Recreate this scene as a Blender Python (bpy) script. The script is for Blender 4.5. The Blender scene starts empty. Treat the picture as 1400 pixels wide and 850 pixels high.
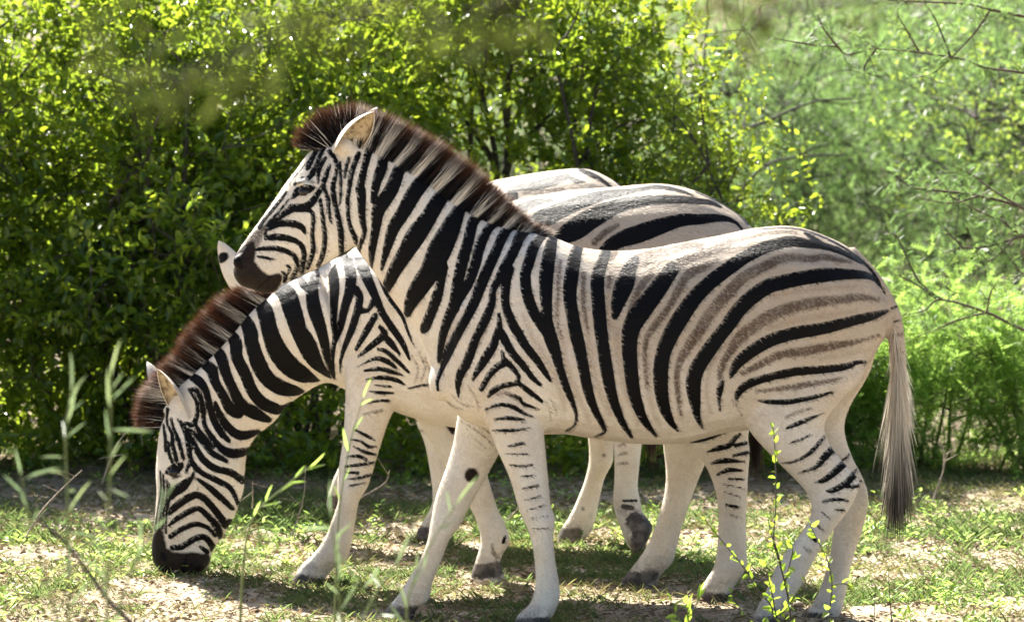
import bpy, math, random
import numpy as np
from mathutils import Vector
from mathutils.bvhtree import BVHTree

# ------------------------------------------------------------------ camera, sky, sun, exposure
scene = bpy.context.scene
COL = scene.collection
H = 2.26                       # eye height above the sand, metres (seen from a vehicle)
FPX = 5483.0                   # focal length in 1400-wide photo pixels
PITCH = math.atan2(480.0, FPX)
cam_d = bpy.data.cameras.new("camera")
cam = bpy.data.objects.new("camera", cam_d)
COL.objects.link(cam)
cam.location = (0, 0, H)
cam.rotation_euler = (math.pi / 2 - PITCH, 0, 0)
cam_d.sensor_width = 36.0
cam_d.lens = 36.0 * FPX / 1400.0
cam_d.clip_start = 0.1
cam_d.clip_end = 2000.0
cam_d.dof.use_dof = True
cam_d.dof.focus_distance = 14.0
cam_d.dof.aperture_fstop = 4.0
scene.camera = cam

SUN = Vector((-0.50, 0.90, 1.0)).normalized()      # towards the sun: behind and to the left
world = bpy.data.worlds.new("World")
scene.world = world
world.use_nodes = True
wn = world.node_tree
bg = wn.nodes["Background"]
sky = wn.nodes.new("ShaderNodeTexSky")
sky.sky_type = 'NISHITA'
sky.sun_disc = False
sky.sun_elevation = math.asin(SUN.z)
sky.sun_rotation = math.atan2(SUN.x, SUN.y)
sky.air_density = 1.0
sky.dust_density = 1.6
wn.links.new(sky.outputs[0], bg.inputs[0])
bg.inputs[1].default_value = 0.058
sun_d = bpy.data.lights.new("sun", 'SUN')
sun_d.energy = 5.0
sun_d.angle = math.radians(0.53)
sun_d.color = (1.0, 0.95, 0.86)
sun_o = bpy.data.objects.new("sun", sun_d)
COL.objects.link(sun_o)
sun_o.location = (-6, 10, 14)
sun_o.rotation_euler = (-SUN).to_track_quat('-Z', 'Y').to_euler()
scene.view_settings.view_transform = 'Standard'
scene.view_settings.look = 'None'
scene.view_settings.exposure = 2.05
scene.view_settings.gamma = 1.0
scene.view_settings.use_curve_mapping = False
scene.render.engine = 'CYCLES'
cy = scene.cycles
cy.use_denoising = True
cy.max_bounces = 7
cy.diffuse_bounces = 4
cy.glossy_bounces = 2
cy.transmission_bounces = 5
cy.sample_clamp_indirect = 6.0
cy.caustics_reflective = False
cy.caustics_refractive = False

random.seed(7)
RNG = np.random.default_rng(11)
CP, SP = math.cos(PITCH), math.sin(PITCH)

# ------------------------------------------------------------------ small helpers
def at(px, py, Y):
    """the point of the vertical plane at depth Y that the photo shows at pixel (px, py)"""
    px = np.asarray(px, float); py = np.asarray(py, float)
    xc = (px - 700.0) / FPX; yc = (425.0 - py) / FPX
    dy = CP + SP * yc; dz = -SP + CP * yc
    t = Y / dy
    return np.stack([xc * t, np.broadcast_to(Y, np.shape(xc * t)) * 1.0, H + dz * t], -1)

def coat_uv(P):
    """side-view coat coordinates of points (x, depth, z)"""
    x, y, z = P[:, 0], P[:, 1], P[:, 2] - H
    f = y * CP - z * SP; u = y * SP + z * CP
    return 700.0 + FPX * x / f, 425.0 - FPX * u / f

def pts(s):
    return np.array([[float(v) for v in t.split(',')] for t in s.split()])

def catmull(A, sub):
    A = np.asarray(A, float)
    n = len(A)
    if n < 3:
        t = np.linspace(0, 1, sub + 1)[:, None]
        return A[:1] * (1 - t) + A[1:2] * t if n == 2 else A
    P = np.vstack([2 * A[0] - A[1], A, 2 * A[-1] - A[-2]])
    out = []
    for i in range(n - 1):
        p0, p1, p2, p3 = P[i], P[i + 1], P[i + 2], P[i + 3]
        for k in range(sub):
            t = k / sub
            out.append(0.5 * (2 * p1 + (p2 - p0) * t + (2 * p0 - 5 * p1 + 4 * p2 - p3) * t * t
                              + (3 * p1 - p0 - 3 * p2 + p3) * t ** 3))
    out.append(A[-1])
    return np.array(out)

def tag(o, label=None, cat=None, group=None, kind=None):
    if label: o['label'] = label
    if cat: o['category'] = cat
    if group: o['group'] = group
    if kind: o['kind'] = kind
    return o

def empty(name, loc):
    o = bpy.data.objects.new(name, None)
    COL.objects.link(o)
    o.location = loc
    o.empty_display_size = 0.2
    return o

def mesh_np(name, V, F, mat, parent=None, smooth=True, loc=None, floats=None, colors=None):
    """V (n,3) world points; F an (m,k) int array or list of such arrays; loc = local origin"""
    Fs = F if isinstance(F, list) else [F]
    Fs = [np.asarray(f, np.int32) for f in Fs if len(f)]
    me = bpy.data.meshes.new(name)
    V = np.asarray(V, float)
    if loc is not None:
        V = V - np.asarray(loc, float)
    me.vertices.add(len(V))
    me.vertices.foreach_set("co", V.astype(np.float32).ravel())
    nl = sum(f.size for f in Fs); nf = sum(len(f) for f in Fs)
    me.loops.add(nl)
    me.loops.foreach_set("vertex_index", np.concatenate([f.ravel() for f in Fs]))
    me.polygons.add(nf)
    tot = np.concatenate([np.full(len(f), f.shape[1], np.int32) for f in Fs])
    st = np.concatenate([[0], np.cumsum(tot)[:-1]]).astype(np.int32)
    me.polygons.foreach_set("loop_start", st)
    try:
        me.polygons.foreach_set("loop_total", tot)
    except Exception:
        pass
    me.polygons.foreach_set("use_smooth", np.full(nf, smooth))
    for k, a in (floats or {}).items():
        me.attributes.new(k, 'FLOAT', 'POINT').data.foreach_set("value", np.asarray(a, np.float32))
    for k, a in (colors or {}).items():
        c = np.ones((len(V), 4), np.float32); c[:, :3] = a
        me.attributes.new(k, 'FLOAT_COLOR', 'POINT').data.foreach_set("color", c.ravel())
    me.update(calc_edges=True)
    me.validate()
    if mat: me.materials.append(mat)
    o = bpy.data.objects.new(name, me)
    COL.objects.link(o)
    if parent is not None:
        o.parent = parent
    elif loc is not None:
        o.location = loc
    return o

def vnoise(x, y, seed=0):
    """smooth value noise on the plane, 0..1"""
    xi = np.floor(x).astype(np.int64); yi = np.floor(y).astype(np.int64)
    fx = x - xi; fy = y - yi
    fx = fx * fx * (3 - 2 * fx); fy = fy * fy * (3 - 2 * fy)
    def h(a, b):
        n = (a * 374761393 + b * 668265263 + seed * 974711) & 0x7fffffff
        n = ((n ^ (n >> 13)) * 1274126177) & 0x7fffffff
        return ((n ^ (n >> 16)) & 0xffff) / 65535.0
    return (h(xi, yi) * (1 - fx) + h(xi + 1, yi) * fx) * (1 - fy) + (h(xi, yi + 1) * (1 - fx) + h(xi + 1, yi + 1) * fx) * fy

def fbm(x, y, seed=0, o=4):
    r = 0; a = 0.5; s = 0
    for k in range(o):
        r = r + a * vnoise(x * 2 ** k, y * 2 ** k, seed + k); s += a; a *= 0.5
    return r / s

# ------------------------------------------------------------------ materials
class NT:
    def __init__(self, name):
        self.m = bpy.data.materials.new(name)
        self.m.use_nodes = True
        self.t = self.m.node_tree
        self.p = self.t.nodes["Principled BSDF"]
        self.out = self.t.nodes["Material Output"]
    def n(self, typ, **kw):
        nd = self.t.nodes.new("ShaderNode" + typ)
        for k, v in kw.items():
            if k.startswith('i_'):
                key = k[2:]
                nd.inputs[int(key) if key.isdigit() else key.replace('_', ' ')].default_value = v
            else:
                setattr(nd, k, v)
        return nd
    def l(self, a, b):
        self.t.links.new(a, b)
    def attr(self, name):
        return self.n("Attribute", attribute_name=name)
    def noise(self, scale, detail=3.0, vec=None, rough=0.55):
        nd = self.n("TexNoise")
        nd.inputs["Scale"].default_value = scale
        nd.inputs["Detail"].default_value = detail
        nd.inputs["Roughness"].default_value = rough
        if vec is None:
            tc = self.n("TexCoord"); vec = tc.outputs["Object"]
        self.l(vec, nd.inputs["Vector"])
        return nd.outputs["Fac"]
    def math(self, op, a, b=0.0, c=0.0):
        nd = self.n("Math", operation=op)
        for i, v in enumerate((a, b, c)):
            if isinstance(v, (int, float)): nd.inputs[i].default_value = v
            else: self.l(v, nd.inputs[i])
        return nd.outputs[0]
    def rng(self, v, a, b, c=0.0, d=1.0, smooth=True):
        nd = self.n("MapRange", interpolation_type='SMOOTHSTEP' if smooth else 'LINEAR')
        self.l(v, nd.inputs[0])
        for i, x in enumerate((a, b, c, d)): nd.inputs[i + 1].default_value = x
        return nd.outputs[0]
    def mix(self, fac, a, b):
        nd = self.n("Mix", data_type='RGBA')
        if isinstance(fac, (int, float)): nd.inputs[0].default_value = fac
        else: self.l(fac, nd.inputs[0])
        for i, v in ((6, a), (7, b)):
            if isinstance(v, tuple): nd.inputs[i].default_value = (*v, 1.0)
            else: self.l(v, nd.inputs[i])
        return nd.outputs[2]
    def ramp(self, fac, stops):
        nd = self.n("ValToRGB")
        e = nd.color_ramp.elements
        while len(e) < len(stops): e.new(0.5)
        for el, (p, c) in zip(e, stops):
            el.position = p; el.color = (*c, 1.0)
        self.l(fac, nd.inputs[0])
        return nd.outputs[0]
    def bump(self, h, strength, dist):
        nd = self.n("Bump")
        nd.inputs["Strength"].default_value = strength
        nd.inputs["Distance"].default_value = dist
        self.l(h, nd.inputs["Height"])
        self.l(nd.outputs[0], self.p.inputs["Normal"])

def leaf_mat(name, dark, mid, light, trans, tmix=0.45, rough=0.38, spec=0.5):
    t = NT(name)
    g = t.n("NewGeometry")
    r = g.outputs["Random Per Island"]
    big = t.noise(1.6, 3)
    col = t.ramp(t.math('ADD', t.math('MULTIPLY', r, 0.75), t.math('MULTIPLY', t.math('SUBTRACT', big, 0.38), 1.1)), [(0.0, dark), (0.5, mid), (0.85, light), (1.0, tuple(min(1, c * 1.35) for c in light))])
    t.l(col, t.p.inputs["Base Color"])
    t.p.inputs["Roughness"].default_value = rough
    t.p.inputs["Specular IOR Level"].default_value = spec
    tr = t.n("BsdfTranslucent")
    tc = t.ramp(t.math('ADD', t.math('MULTIPLY', r, 0.6), t.math('SUBTRACT', big, 0.3)), [(0.0, (trans[0] * .55, trans[1] * .62, trans[2] * .7)), (0.55, tuple(c * .9 for c in trans)), (1.0, (min(1, trans[0] * 1.3), min(1, trans[1] * 1.12), trans[2]))])
    t.l(tc, tr.inputs[0])
    mx = t.n("MixShader")
    mx.inputs[0].default_value = tmix
    t.l(t.p.outputs[0], mx.inputs[1]); t.l(tr.outputs[0], mx.inputs[2])
    t.l(mx.outputs[0], t.out.inputs[0])
    return t.m

def bark_mat(name, a, b, scale=30.0):
    t = NT(name)
    nz = t.noise(scale, 5)
    t.l(t.ramp(nz, [(0.3, a), (0.7, b)]), t.p.inputs["Base Color"])
    t.p.inputs["Roughness"].default_value = 0.85
    t.bump(nz, 0.6, 0.006)
    return t.m

def hair_mat(name, trans=0.35):
    t = NT(name)
    a = t.attr("col")
    t.l(a.outputs["Color"], t.p.inputs["Base Color"])
    t.p.inputs["Roughness"].default_value = 0.5
    t.p.inputs["Specular IOR Level"].default_value = 0.14
    tr = t.n("BsdfTranslucent")
    t.l(a.outputs["Color"], tr.inputs[0])
    mx = t.n("MixShader"); mx.inputs[0].default_value = trans
    t.l(t.p.outputs[0], mx.inputs[1]); t.l(tr.outputs[0], mx.inputs[2])
    t.l(mx.outputs[0], t.out.inputs[0])
    return t.m

def coat_mat():
    t = NT("zebra_coat")
    fuzz = t.noise(300.0, 2)
    fuzz2 = t.noise(120.0, 4)
    patch = t.noise(9.0, 4)
    d = t.math('ADD', t.attr("stripe").outputs["Fac"], t.math('MULTIPLY', t.math('SUBTRACT', fuzz, 0.5), 0.008))
    black = t.rng(d, -0.0016, 0.0016, 1.0, 0.0)
    s = t.math('ADD', t.attr("shade").outputs["Fac"], t.math('MULTIPLY', t.math('SUBTRACT', fuzz2, 0.5), 0.014))
    brown = t.math('MULTIPLY', t.rng(s, -0.006, 0.005, 0.86, 0.0), t.rng(patch, 0.25, 0.6, 0.7, 1.0))
    white = t.mix(t.rng(patch, 0.35, 0.7), (0.77, 0.71, 0.62), (0.68, 0.59, 0.48))
    white = t.mix(t.math('MULTIPLY', t.rng(t.noise(3.0, 5), 0.48, 0.72), 0.5), white, (0.55, 0.44, 0.33))
    white = t.mix(t.math('MULTIPLY', t.rng(fuzz2, 0.45, 0.75), 0.22), white, (0.42, 0.33, 0.25))
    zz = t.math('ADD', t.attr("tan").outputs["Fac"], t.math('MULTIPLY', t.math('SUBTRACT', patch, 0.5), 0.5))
    white = t.mix(t.rng(zz, 0.0, 1.0, 0.0, 0.8), white, (0.41, 0.32, 0.23))  # flank tint darkened with height: upper sides catch less ground bounce
    ft = t.math('ADD', t.attr("faint").outputs["Fac"], t.math('MULTIPLY', t.math('SUBTRACT', fuzz2, 0.5), 0.02))
    white = t.mix(t.rng(ft, -0.008, 0.008, 0.5, 0.0), white, (0.30, 0.205, 0.13))
    fleck = t.rng(t.noise(70.0, 2), 0.73, 0.78, 0.0, 0.6)
    white = t.mix(fleck, white, (0.25, 0.2, 0.16))
    c = t.mix(brown, white, (0.075, 0.047, 0.031))
    dk = t.math('ADD', t.attr("skin").outputs["Fac"], t.math('MULTIPLY', t.math('SUBTRACT', fuzz2, 0.5), 0.012))
    c = t.mix(t.rng(dk, -0.006, 0.006, 1.0, 0.0), c, t.mix(t.noise(60.0, 4), (0.006, 0.0045, 0.004), (0.03, 0.02, 0.014)))
    c = t.mix(black, c, t.mix(fuzz2, (0.002, 0.002, 0.0027), (0.005, 0.0042, 0.004)))
    hf = t.math('ADD', t.attr("hoof").outputs["Fac"], t.math('MULTIPLY', t.math('SUBTRACT', fuzz2, 0.5), 0.03))
    c = t.mix(t.rng(hf, -0.006, 0.006, 1.0, 0.0), c, t.mix(t.noise(40.0, 4), (0.03, 0.027, 0.027), (0.10, 0.085, 0.075)))
    dusty = t.math('MULTIPLY', t.rng(t.math('ADD', t.attr("hoof").outputs["Fac"], t.math('MULTIPLY', fuzz2, 0.1)), 0.0, 0.17, 0.85, 0.0),
                   t.rng(t.noise(25.0, 5), 0.4, 0.62))
    c = t.mix(dusty, c, (0.2, 0.165, 0.14))
    ear = t.mix(t.rng(t.noise(45.0, 5), 0.42, 0.72), (0.50, 0.40, 0.26), (0.16, 0.11, 0.065))
    c = t.mix(t.attr("inner_ear").outputs["Fac"], c, ear)
    t.l(c, t.p.inputs["Base Color"])
    t.p.inputs["Roughness"].default_value = 0.5
    t.p.inputs["Specular IOR Level"].default_value = 0.09
    t.p.inputs["Sheen Weight"].default_value = 0.02
    t.p.inputs["Sheen Roughness"].default_value = 0.4
    tc = t.n("TexCoord"); mp = t.n("Mapping")
    mp.inputs["Scale"].default_value = (0.55, 1.0, 1.6)
    t.l(tc.outputs["Object"], mp.inputs[0])
    fur = t.noise(330.0, 3, mp.outputs[0])
    soft = t.noise(22.0, 4, mp.outputs[0])
    t.bump(t.math('ADD', t.math('ADD', fur, t.math('MULTIPLY', soft, 4.0)), t.math('MULTIPLY', t.noise(60.0, 4, mp.outputs[0]), 1.6)), 0.6, 0.0022)
    return t.m

M_COAT = coat_mat()
M_HAIR = hair_mat("zebra_hair")
M_FUR = hair_mat("zebra_fur", 0.12)
M_EYE = NT("zebra_eye"); M_EYE.p.inputs["Base Color"].default_value = (0.012, 0.008, 0.006, 1)
M_EYE.p.inputs["Roughness"].default_value = 0.12
M_EYE.p.inputs["Specular IOR Level"].default_value = 0.35
M_EYE = M_EYE.m
M_LEAF = leaf_mat("shrub_leaf", (0.03, 0.075, 0.012), (0.058, 0.115, 0.016), (0.11, 0.16, 0.02), (0.41, 0.55, 0.04), 0.53, 0.26, 0.55)
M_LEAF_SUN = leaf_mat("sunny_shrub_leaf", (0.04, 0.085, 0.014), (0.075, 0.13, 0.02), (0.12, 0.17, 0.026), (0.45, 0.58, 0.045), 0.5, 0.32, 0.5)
M_FEATHER = leaf_mat("acacia_leaf", (0.045, 0.105, 0.024), (0.07, 0.145, 0.034), (0.10, 0.18, 0.048), (0.27, 0.43, 0.125), 0.55, 0.45, 0.4)
M_HERB = leaf_mat("herb_leaf", (0.07, 0.16, 0.025), (0.11, 0.22, 0.04), (0.17, 0.29, 0.06), (0.46, 0.68, 0.14), 0.65, 0.4, 0.4)
M_YELLOW = leaf_mat("yellow_leaf", (0.08, 0.15, 0.03), (0.13, 0.2, 0.035), (0.19, 0.24, 0.045), (0.46, 0.62, 0.1), 0.5, 0.4, 0.4)
M_GREY = leaf_mat("grey_green_leaf", (0.09, 0.13, 0.07), (0.14, 0.18, 0.1), (0.2, 0.25, 0.14), (0.4, 0.55, 0.25), 0.35, 0.35, 0.5)
M_DRYGRASS = leaf_mat("dry_grass_blade", (0.13, 0.15, 0.05), (0.22, 0.22, 0.09), (0.36, 0.32, 0.17), (0.4, 0.42, 0.16), 0.35, 0.6, 0.3)
M_GRASS = leaf_mat("grass_blade", (0.065, 0.10, 0.03), (0.11, 0.15, 0.05), (0.2, 0.21, 0.10), (0.32, 0.46, 0.14), 0.38, 0.5, 0.3)
M_DRY = leaf_mat("dry_litter", (0.08, 0.055, 0.03), (0.19, 0.14, 0.08), (0.35, 0.28, 0.17), (0.28, 0.2, 0.11), 0.2, 0.7, 0.2)
M_OLIVE = leaf_mat("olive_leaf", (0.03, 0.04, 0.012), (0.05, 0.06, 0.016), (0.07, 0.08, 0.02), (0.14, 0.18, 0.04), 0.3, 0.7, 0.03)
M_BARK = bark_mat("dark_bark", (0.018, 0.014, 0.011), (0.07, 0.058, 0.046))
M_TWIG = bark_mat("brown_twig", (0.05, 0.032, 0.022), (0.14, 0.10, 0.075), 60)
M_STEM = bark_mat("green_stem", (0.06, 0.09, 0.02), (0.13, 0.16, 0.05), 60)
M_STRAW = bark_mat("pale_dry_twig", (0.2, 0.16, 0.12), (0.42, 0.35, 0.27), 60)
# ------------------------------------------------------------------ ground
def ground_z(x, y):
    return 0.03 * (fbm(x * 0.5 + 9, y * 0.5, 3) - 0.5) + 0.02 * (fbm(x * 2.2, y * 2.2 + 4, 5) - 0.5) - 0.014

def graded(lo, hi, step, out, n):
    a = np.arange(lo, hi + step / 2, step)
    g = np.geomspace(step * 1.5, out, n)
    return np.concatenate([(lo - g)[::-1], a, hi + g])

def build_ground():
    xs = graded(-3.2, 3.2, 0.026, 500, 46); ys = graded(12.2, 18.6, 0.026, 500, 46)
    X, Y = np.meshgrid(xs, ys)
    near = np.clip(1.4 - np.maximum(np.abs(X) - 3, np.abs(Y - 15.4) - 3.2) * 0.12, 0.0, 1)
    Z = ground_z(X, Y)
    fine = 0.022 * (fbm(X * 9, Y * 9, 21, 4) - 0.5) + 0.012 * (vnoise(X * 30, Y * 30, 9) - 0.5)
    Z = Z + fine * near
    V = np.stack([X, Y, Z], -1).reshape(-1, 3)
    nx, ny = len(xs), len(ys)
    i = np.arange(nx * ny).reshape(ny, nx)
    F = np.stack([i[:-1, :-1], i[:-1, 1:], i[1:, 1:], i[1:, :-1]], -1).reshape(-1, 4)
    t = NT("sandy_soil")
    big = t.noise(1.1, 5); mid = t.noise(7.0, 6); fine_n = t.noise(90.0, 4)
    c = t.ramp(mid, [(0.3, (0.27, 0.205, 0.135)), (0.5, (0.42, 0.34, 0.235)), (0.72, (0.52, 0.435, 0.32))])
    c = t.mix(t.math('MULTIPLY', t.rng(big, 0.45, 0.65), 0.55), c, (0.24, 0.19, 0.125))
    c = t.mix(t.rng(fine_n, 0.55, 0.75, 0.0, 0.6), c, (0.16, 0.115, 0.08))
    c = t.mix(t.math('MULTIPLY', t.attr("shrub_shade_tint").outputs["Fac"], 0.75), c, t.mix(mid, (0.075, 0.055, 0.035), (0.22, 0.165, 0.11)))
    t.l(c, t.p.inputs["Base Color"])
    t.p.inputs["Roughness"].default_value = 0.95
    t.p.inputs["Specular IOR Level"].default_value = 0.15
    t.bump(t.math('ADD', t.math('MULTIPLY', mid, 1.5), fine_n), 0.8, 0.012)
    shrub_shade_tint = np.clip((Y - 16.7) / .8 + (fbm(X * 1.5, Y * 1.5, 77) - .5) * 1.6, 0, 1)  # soil colour browned and darkened where the shrubs' shadow lies
    o = mesh_np("ground", V, F, t.m, floats=dict(shrub_shade_tint=shrub_shade_tint.ravel()))
    tag(o, kind='structure')
build_ground()

# ------------------------------------------------------------------ plant kit
class Tubes:
    """branches collected into one mesh: tapered tubes along polylines"""
    def __init__(self): self.V = []; self.F = []; self.n = 0
    def add(self, P, r0, r1, k=5):
        P = np.asarray(P, float); m = len(P)
        T = np.gradient(P, axis=0); T /= np.linalg.norm(T, axis=1)[:, None] + 1e-9
        ref = np.array([0.31, 0.9, 0.2]); ref /= np.linalg.norm(ref)
        A = np.cross(T, ref); A /= np.linalg.norm(A, axis=1)[:, None] + 1e-9
        B = np.cross(T, A)
        r = np.linspace(r0, r1, m)[:, None, None]
        th = np.linspace(0, 2 * np.pi, k, endpoint=False)
        ring = P[:, None] + r * (A[:, None] * np.cos(th)[None, :, None] + B[:, None] * np.sin(th)[None, :, None])
        self.V.append(ring.reshape(-1, 3))
        i = np.arange(m * k).reshape(m, k) + self.n
        j = np.roll(i, -1, axis=1)
        self.F.append(np.stack([i[:-1], j[:-1], j[1:], i[1:]], -1).reshape(-1, 4))
        self.n += m * k
    def build(self, name, mat, parent=None, loc=None):
        return mesh_np(name, np.vstack(self.V), np.vstack(self.F), mat, parent, True, loc)

def unit(a):
    return a / (np.linalg.norm(a, axis=-1, keepdims=True) + 1e-9)

def leaves_geo(P, D, N, L, W, fold=0.25, droop=0.15):
    """leaf blades: base P, axis D, face normal N, length L, width W -> verts, quads"""
    n = len(P)
    D = unit(D); S = unit(np.cross(D, N)); N = np.cross(S, D)
    L = L[:, None]; W = W[:, None]
    def q(a, s, up):
        return P + D * L * a + S * W * s + N * (W * up - L * droop * a * a)
    V = np.stack([q(0, 0, 0), q(.32, .5, fold), q(.72, .38, fold * .8), q(1, 0, 0), q(.72, -.38, fold * .8), q(.32, -.5, fold)], 1)
    i = np.arange(n)[:, None] * 6
    F = np.concatenate([i + np.array([[0, 1, 2, 3]]), i + np.array([[0, 3, 4, 5]])], 0)
    return V.reshape(-1, 3), F

def feather_geo(P, D, N, L, W, k=6):
    """feathery compound leaves: each a rachis with k pairs of slim leaflets, one island per leaf"""
    n = len(P)
    D = unit(D); S = unit(np.cross(D, N)); N = np.cross(S, D)
    L = L[:, None]; W = W[:, None]
    V = []; F = []
    base = P; 
    pv = [base - S * L * .008, base + S * L * .008, base + D * L - N * L * .18]
    cols = 3
    for v in pv: V.append(v)
    tri = [[0, 1, 2]]
    for j in range(k):
        a = (j + .6) / (k + .2)
        c = base + D * L * a - N * L * .18 * a * a
        wl = W * (1 - 0.55 * abs(a - .45) * 1.6)
        for s in (-1, 1):
            b = len(V)
            V += [c - D * L * .035, c + D * L * .045, c + S * s * wl + D * L * .10 + N * wl * .12]
            tri.append([b, b + 1, b + 2])
    V = np.stack(V, 1)
    m = V.shape[1]
    i = np.arange(n)[:, None, None] * m
    F = (i + np.array(tri)[None]).reshape(-1, 3)
    return V.reshape(-1, 3), F

def curve(a, b, bend, rng, n=6):
    a = np.asarray(a, float); b = np.asarray(b, float)
    t = np.linspace(0, 1, n)[:, None]
    m = rng.normal(0, 1, 3) * np.linalg.norm(b - a) * bend
    m[2] += np.linalg.norm(b - a) * bend * 0.8
    return a * (1 - t) + b * t + m * (4 * t * (1 - t)) * 0.5

def twig_leaves(C, Dr, rng, per, tl, leaf):
    """per leaves along each twig starting at C with direction Dr and length tl"""
    n = len(C)
    t = (np.arange(per)[None] + rng.random((n, per))) / per
    P = C[:, None] + Dr[:, None] * (tl[:, None] * t)[..., None]
    P = P + rng.normal(0, 0.006, P.shape)
    side = rng.normal(0, 1, (n, per, 3))
    D = unit(Dr[:, None] * 0.55 + unit(side) * 0.9)
    up = np.array([0, 0.1, 1.0]) + rng.normal(0, leaf.get('wild', 0.55), (n, per, 3))
    L = rng.uniform(leaf['l0'], leaf['l1'], (n, per)); W = L * leaf['asp'] * rng.uniform(.8, 1.2, (n, per))
    f = feather_geo if leaf.get('feather') else leaves_geo
    return f(P.reshape(-1, 3), D.reshape(-1, 3), up.reshape(-1, 3), L.ravel(), W.ravel())

def shrub(name, label, cat, base, crown, rad, n_stem, n_clump, twigs, per, leaf, mat, seed, group=None,
          bark=None, spread=0.2, stem_r=0.022, lowest=0.12, stems=None, trunk_name="stems", keep=None, hang=0.0, skirt=0.93):
    """a woody plant: stems from the ground, limbs to leaf clumps spread through the crown, leafy twigs"""
    rng = np.random.default_rng(seed)
    base = np.array([base[0], base[1], float(ground_z(np.array(base[0]), np.array(base[1]))) - 0.03])
    root = empty(name, base)
    tag(root, label, cat, group)
    tb = Tubes(); skel = []
    c = np.asarray(crown, float); R = np.asarray(rad, float)
    for s in (stems or []):
        s = np.asarray(s, float); tb.add(catmull(s, 4), stem_r * 1.25, stem_r * .5, 6); skel.append(catmull(s, 4))
    for k in range(n_stem):
        a = rng.uniform(0, 2 * np.pi); q = rng.uniform(.15, .8)
        tip = c + R * np.array([np.cos(a) * q, np.sin(a) * q, rng.uniform(.1, .85)])
        st = base + np.array([rng.normal(0, .07), rng.normal(0, .06), 0])
        p = curve(st, tip, .16, rng, 10)
        tb.add(p, stem_r * rng.uniform(.7, 1.15), stem_r * .3, 6); skel.append(p)
    sk = np.vstack(skel)
    # clump centres: in the crown ellipsoid, more of them towards its skin
    g = unit(rng.normal(0, 1, (n_clump * 3, 3))) * (rng.random((n_clump * 3, 1)) ** 0.45)
    cl = c + R * g
    zn = np.clip((c[2] - cl[:, 2]) / R[2], 0, .97)      # the lower half is a column, leafy to the ground
    cl[:, :2] = c[:2] + (cl[:, :2] - c[:2]) / np.sqrt(1 - (zn * skirt) ** 2)[:, None]
    cl = cl[cl[:, 2] > lowest]
    if keep is not None: cl = cl[keep(cl)]
    cl = cl[:n_clump]
    C = []; Dr = []
    for q in cl:
        d = np.linalg.norm((sk - q) * np.array([1, 1, .7]) + np.array([0, 0, .0]), axis=1) + np.where(sk[:, 2] > q[2], .25, 0)
        j = int(np.argmin(d))
        tb.add(curve(sk[j], q, .18, rng, 5), .0075, .0025, 4)
        m = rng.integers(int(twigs * .6), int(twigs * 1.4) + 1)
        pc = q + rng.normal(0, 1, (m, 3)) * spread * rng.uniform(.5, 1.35)
        pc[:, 2] = np.maximum(pc[:, 2], .05)
        o = unit((q - c) / R + rng.normal(0, .35, 3))
        dd = unit(o * .55 + rng.normal(0, .6, (m, 3)) + np.array([0, 0, .45 - hang]))
        C.append(pc); Dr.append(dd)
        for a_, d_ in zip(pc[::3], dd[::3]):
            tb.add(np.array([q, (q + a_) / 2 + rng.normal(0, .02, 3), a_, a_ + d_ * .16]), .0035, .0012, 3)
    C = np.vstack(C); Dr = np.vstack(Dr)
    tl = rng.uniform(leaf['t0'], leaf['t1'], len(C))
    V, F = twig_leaves(C, Dr, rng, per, tl, leaf)
    tb.build(trunk_name, bark or M_BARK, root, base)
    mesh_np("foliage", V, F, mat, root, True, base)
    return root
# ------------------------------------------------------------------ zebra kit
def sec(s):
    return np.array([[float(v) for v in t.split(',')] for t in s.split()])     # x1,y1,x2,y2,width

def loft(S, Yf, yoff, sub=5, n=26, cap=(0.0, 0.0), sq=1.0):
    """body part through cross-sections: (x1,y1) and (x2,y2) are its two outline points, width across"""
    S = np.asarray(S, float)
    yo = np.asarray(yoff, float) if np.ndim(yoff) else np.full(len(S), yoff)
    mx = (S[:, 0] + S[:, 2]) / 2
    Y = np.array([Yf(v) for v in mx]) + yo
    P1 = at(S[:, 0], S[:, 1], Y); P2 = at(S[:, 2], S[:, 3], Y)
    B = S[:, 4] / 2 * Y / FPX
    R = catmull(np.hstack([P1, P2, B[:, None]]), sub)
    C = (R[:, :3] + R[:, 3:6]) / 2; A = (R[:, :3] - R[:, 3:6]) / 2; B = R[:, 6]
    rings = []
    def capring(i, j, depth, sgn):
        d = unit(C[i] - C[j])
        out = []
        for a in (0.35, 0.7, 0.92, 0.995):
            sc = math.sqrt(1 - a * a) if a < 1 else 0
            out.append((C[i] + d * depth * a, A[i] * sc, B[i] * sc))
        return out
    seq = [(C[k], A[k], B[k]) for k in range(len(C))]
    if cap[0] > 0: seq = capring(0, 1, cap[0], 1)[::-1] + seq
    if cap[1] > 0: seq = seq + capring(-1, -2, cap[1], 1)
    th = np.linspace(0, 2 * np.pi, n, endpoint=False)
    cs, sn = np.cos(th), np.sin(th)
    cs = np.sign(cs) * np.abs(cs) ** sq; sn = np.sign(sn) * np.abs(sn) ** sq
    V = np.stack([c + a[None] * cs[:, None] + np.array([0, 1.0, 0])[None] * (b * sn)[:, None] for c, a, b in seq])
    m = len(seq)
    i = np.arange(m * n).reshape(m, n); j = np.roll(i, -1, 1)
    F = [tuple(q) for q in np.stack([i[:-1], j[:-1], j[1:], i[1:]], -1).reshape(-1, 4)]
    F.append(tuple(i[0][::-1])); F.append(tuple(i[-1]))
    return V.reshape(-1, 3), F

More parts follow.
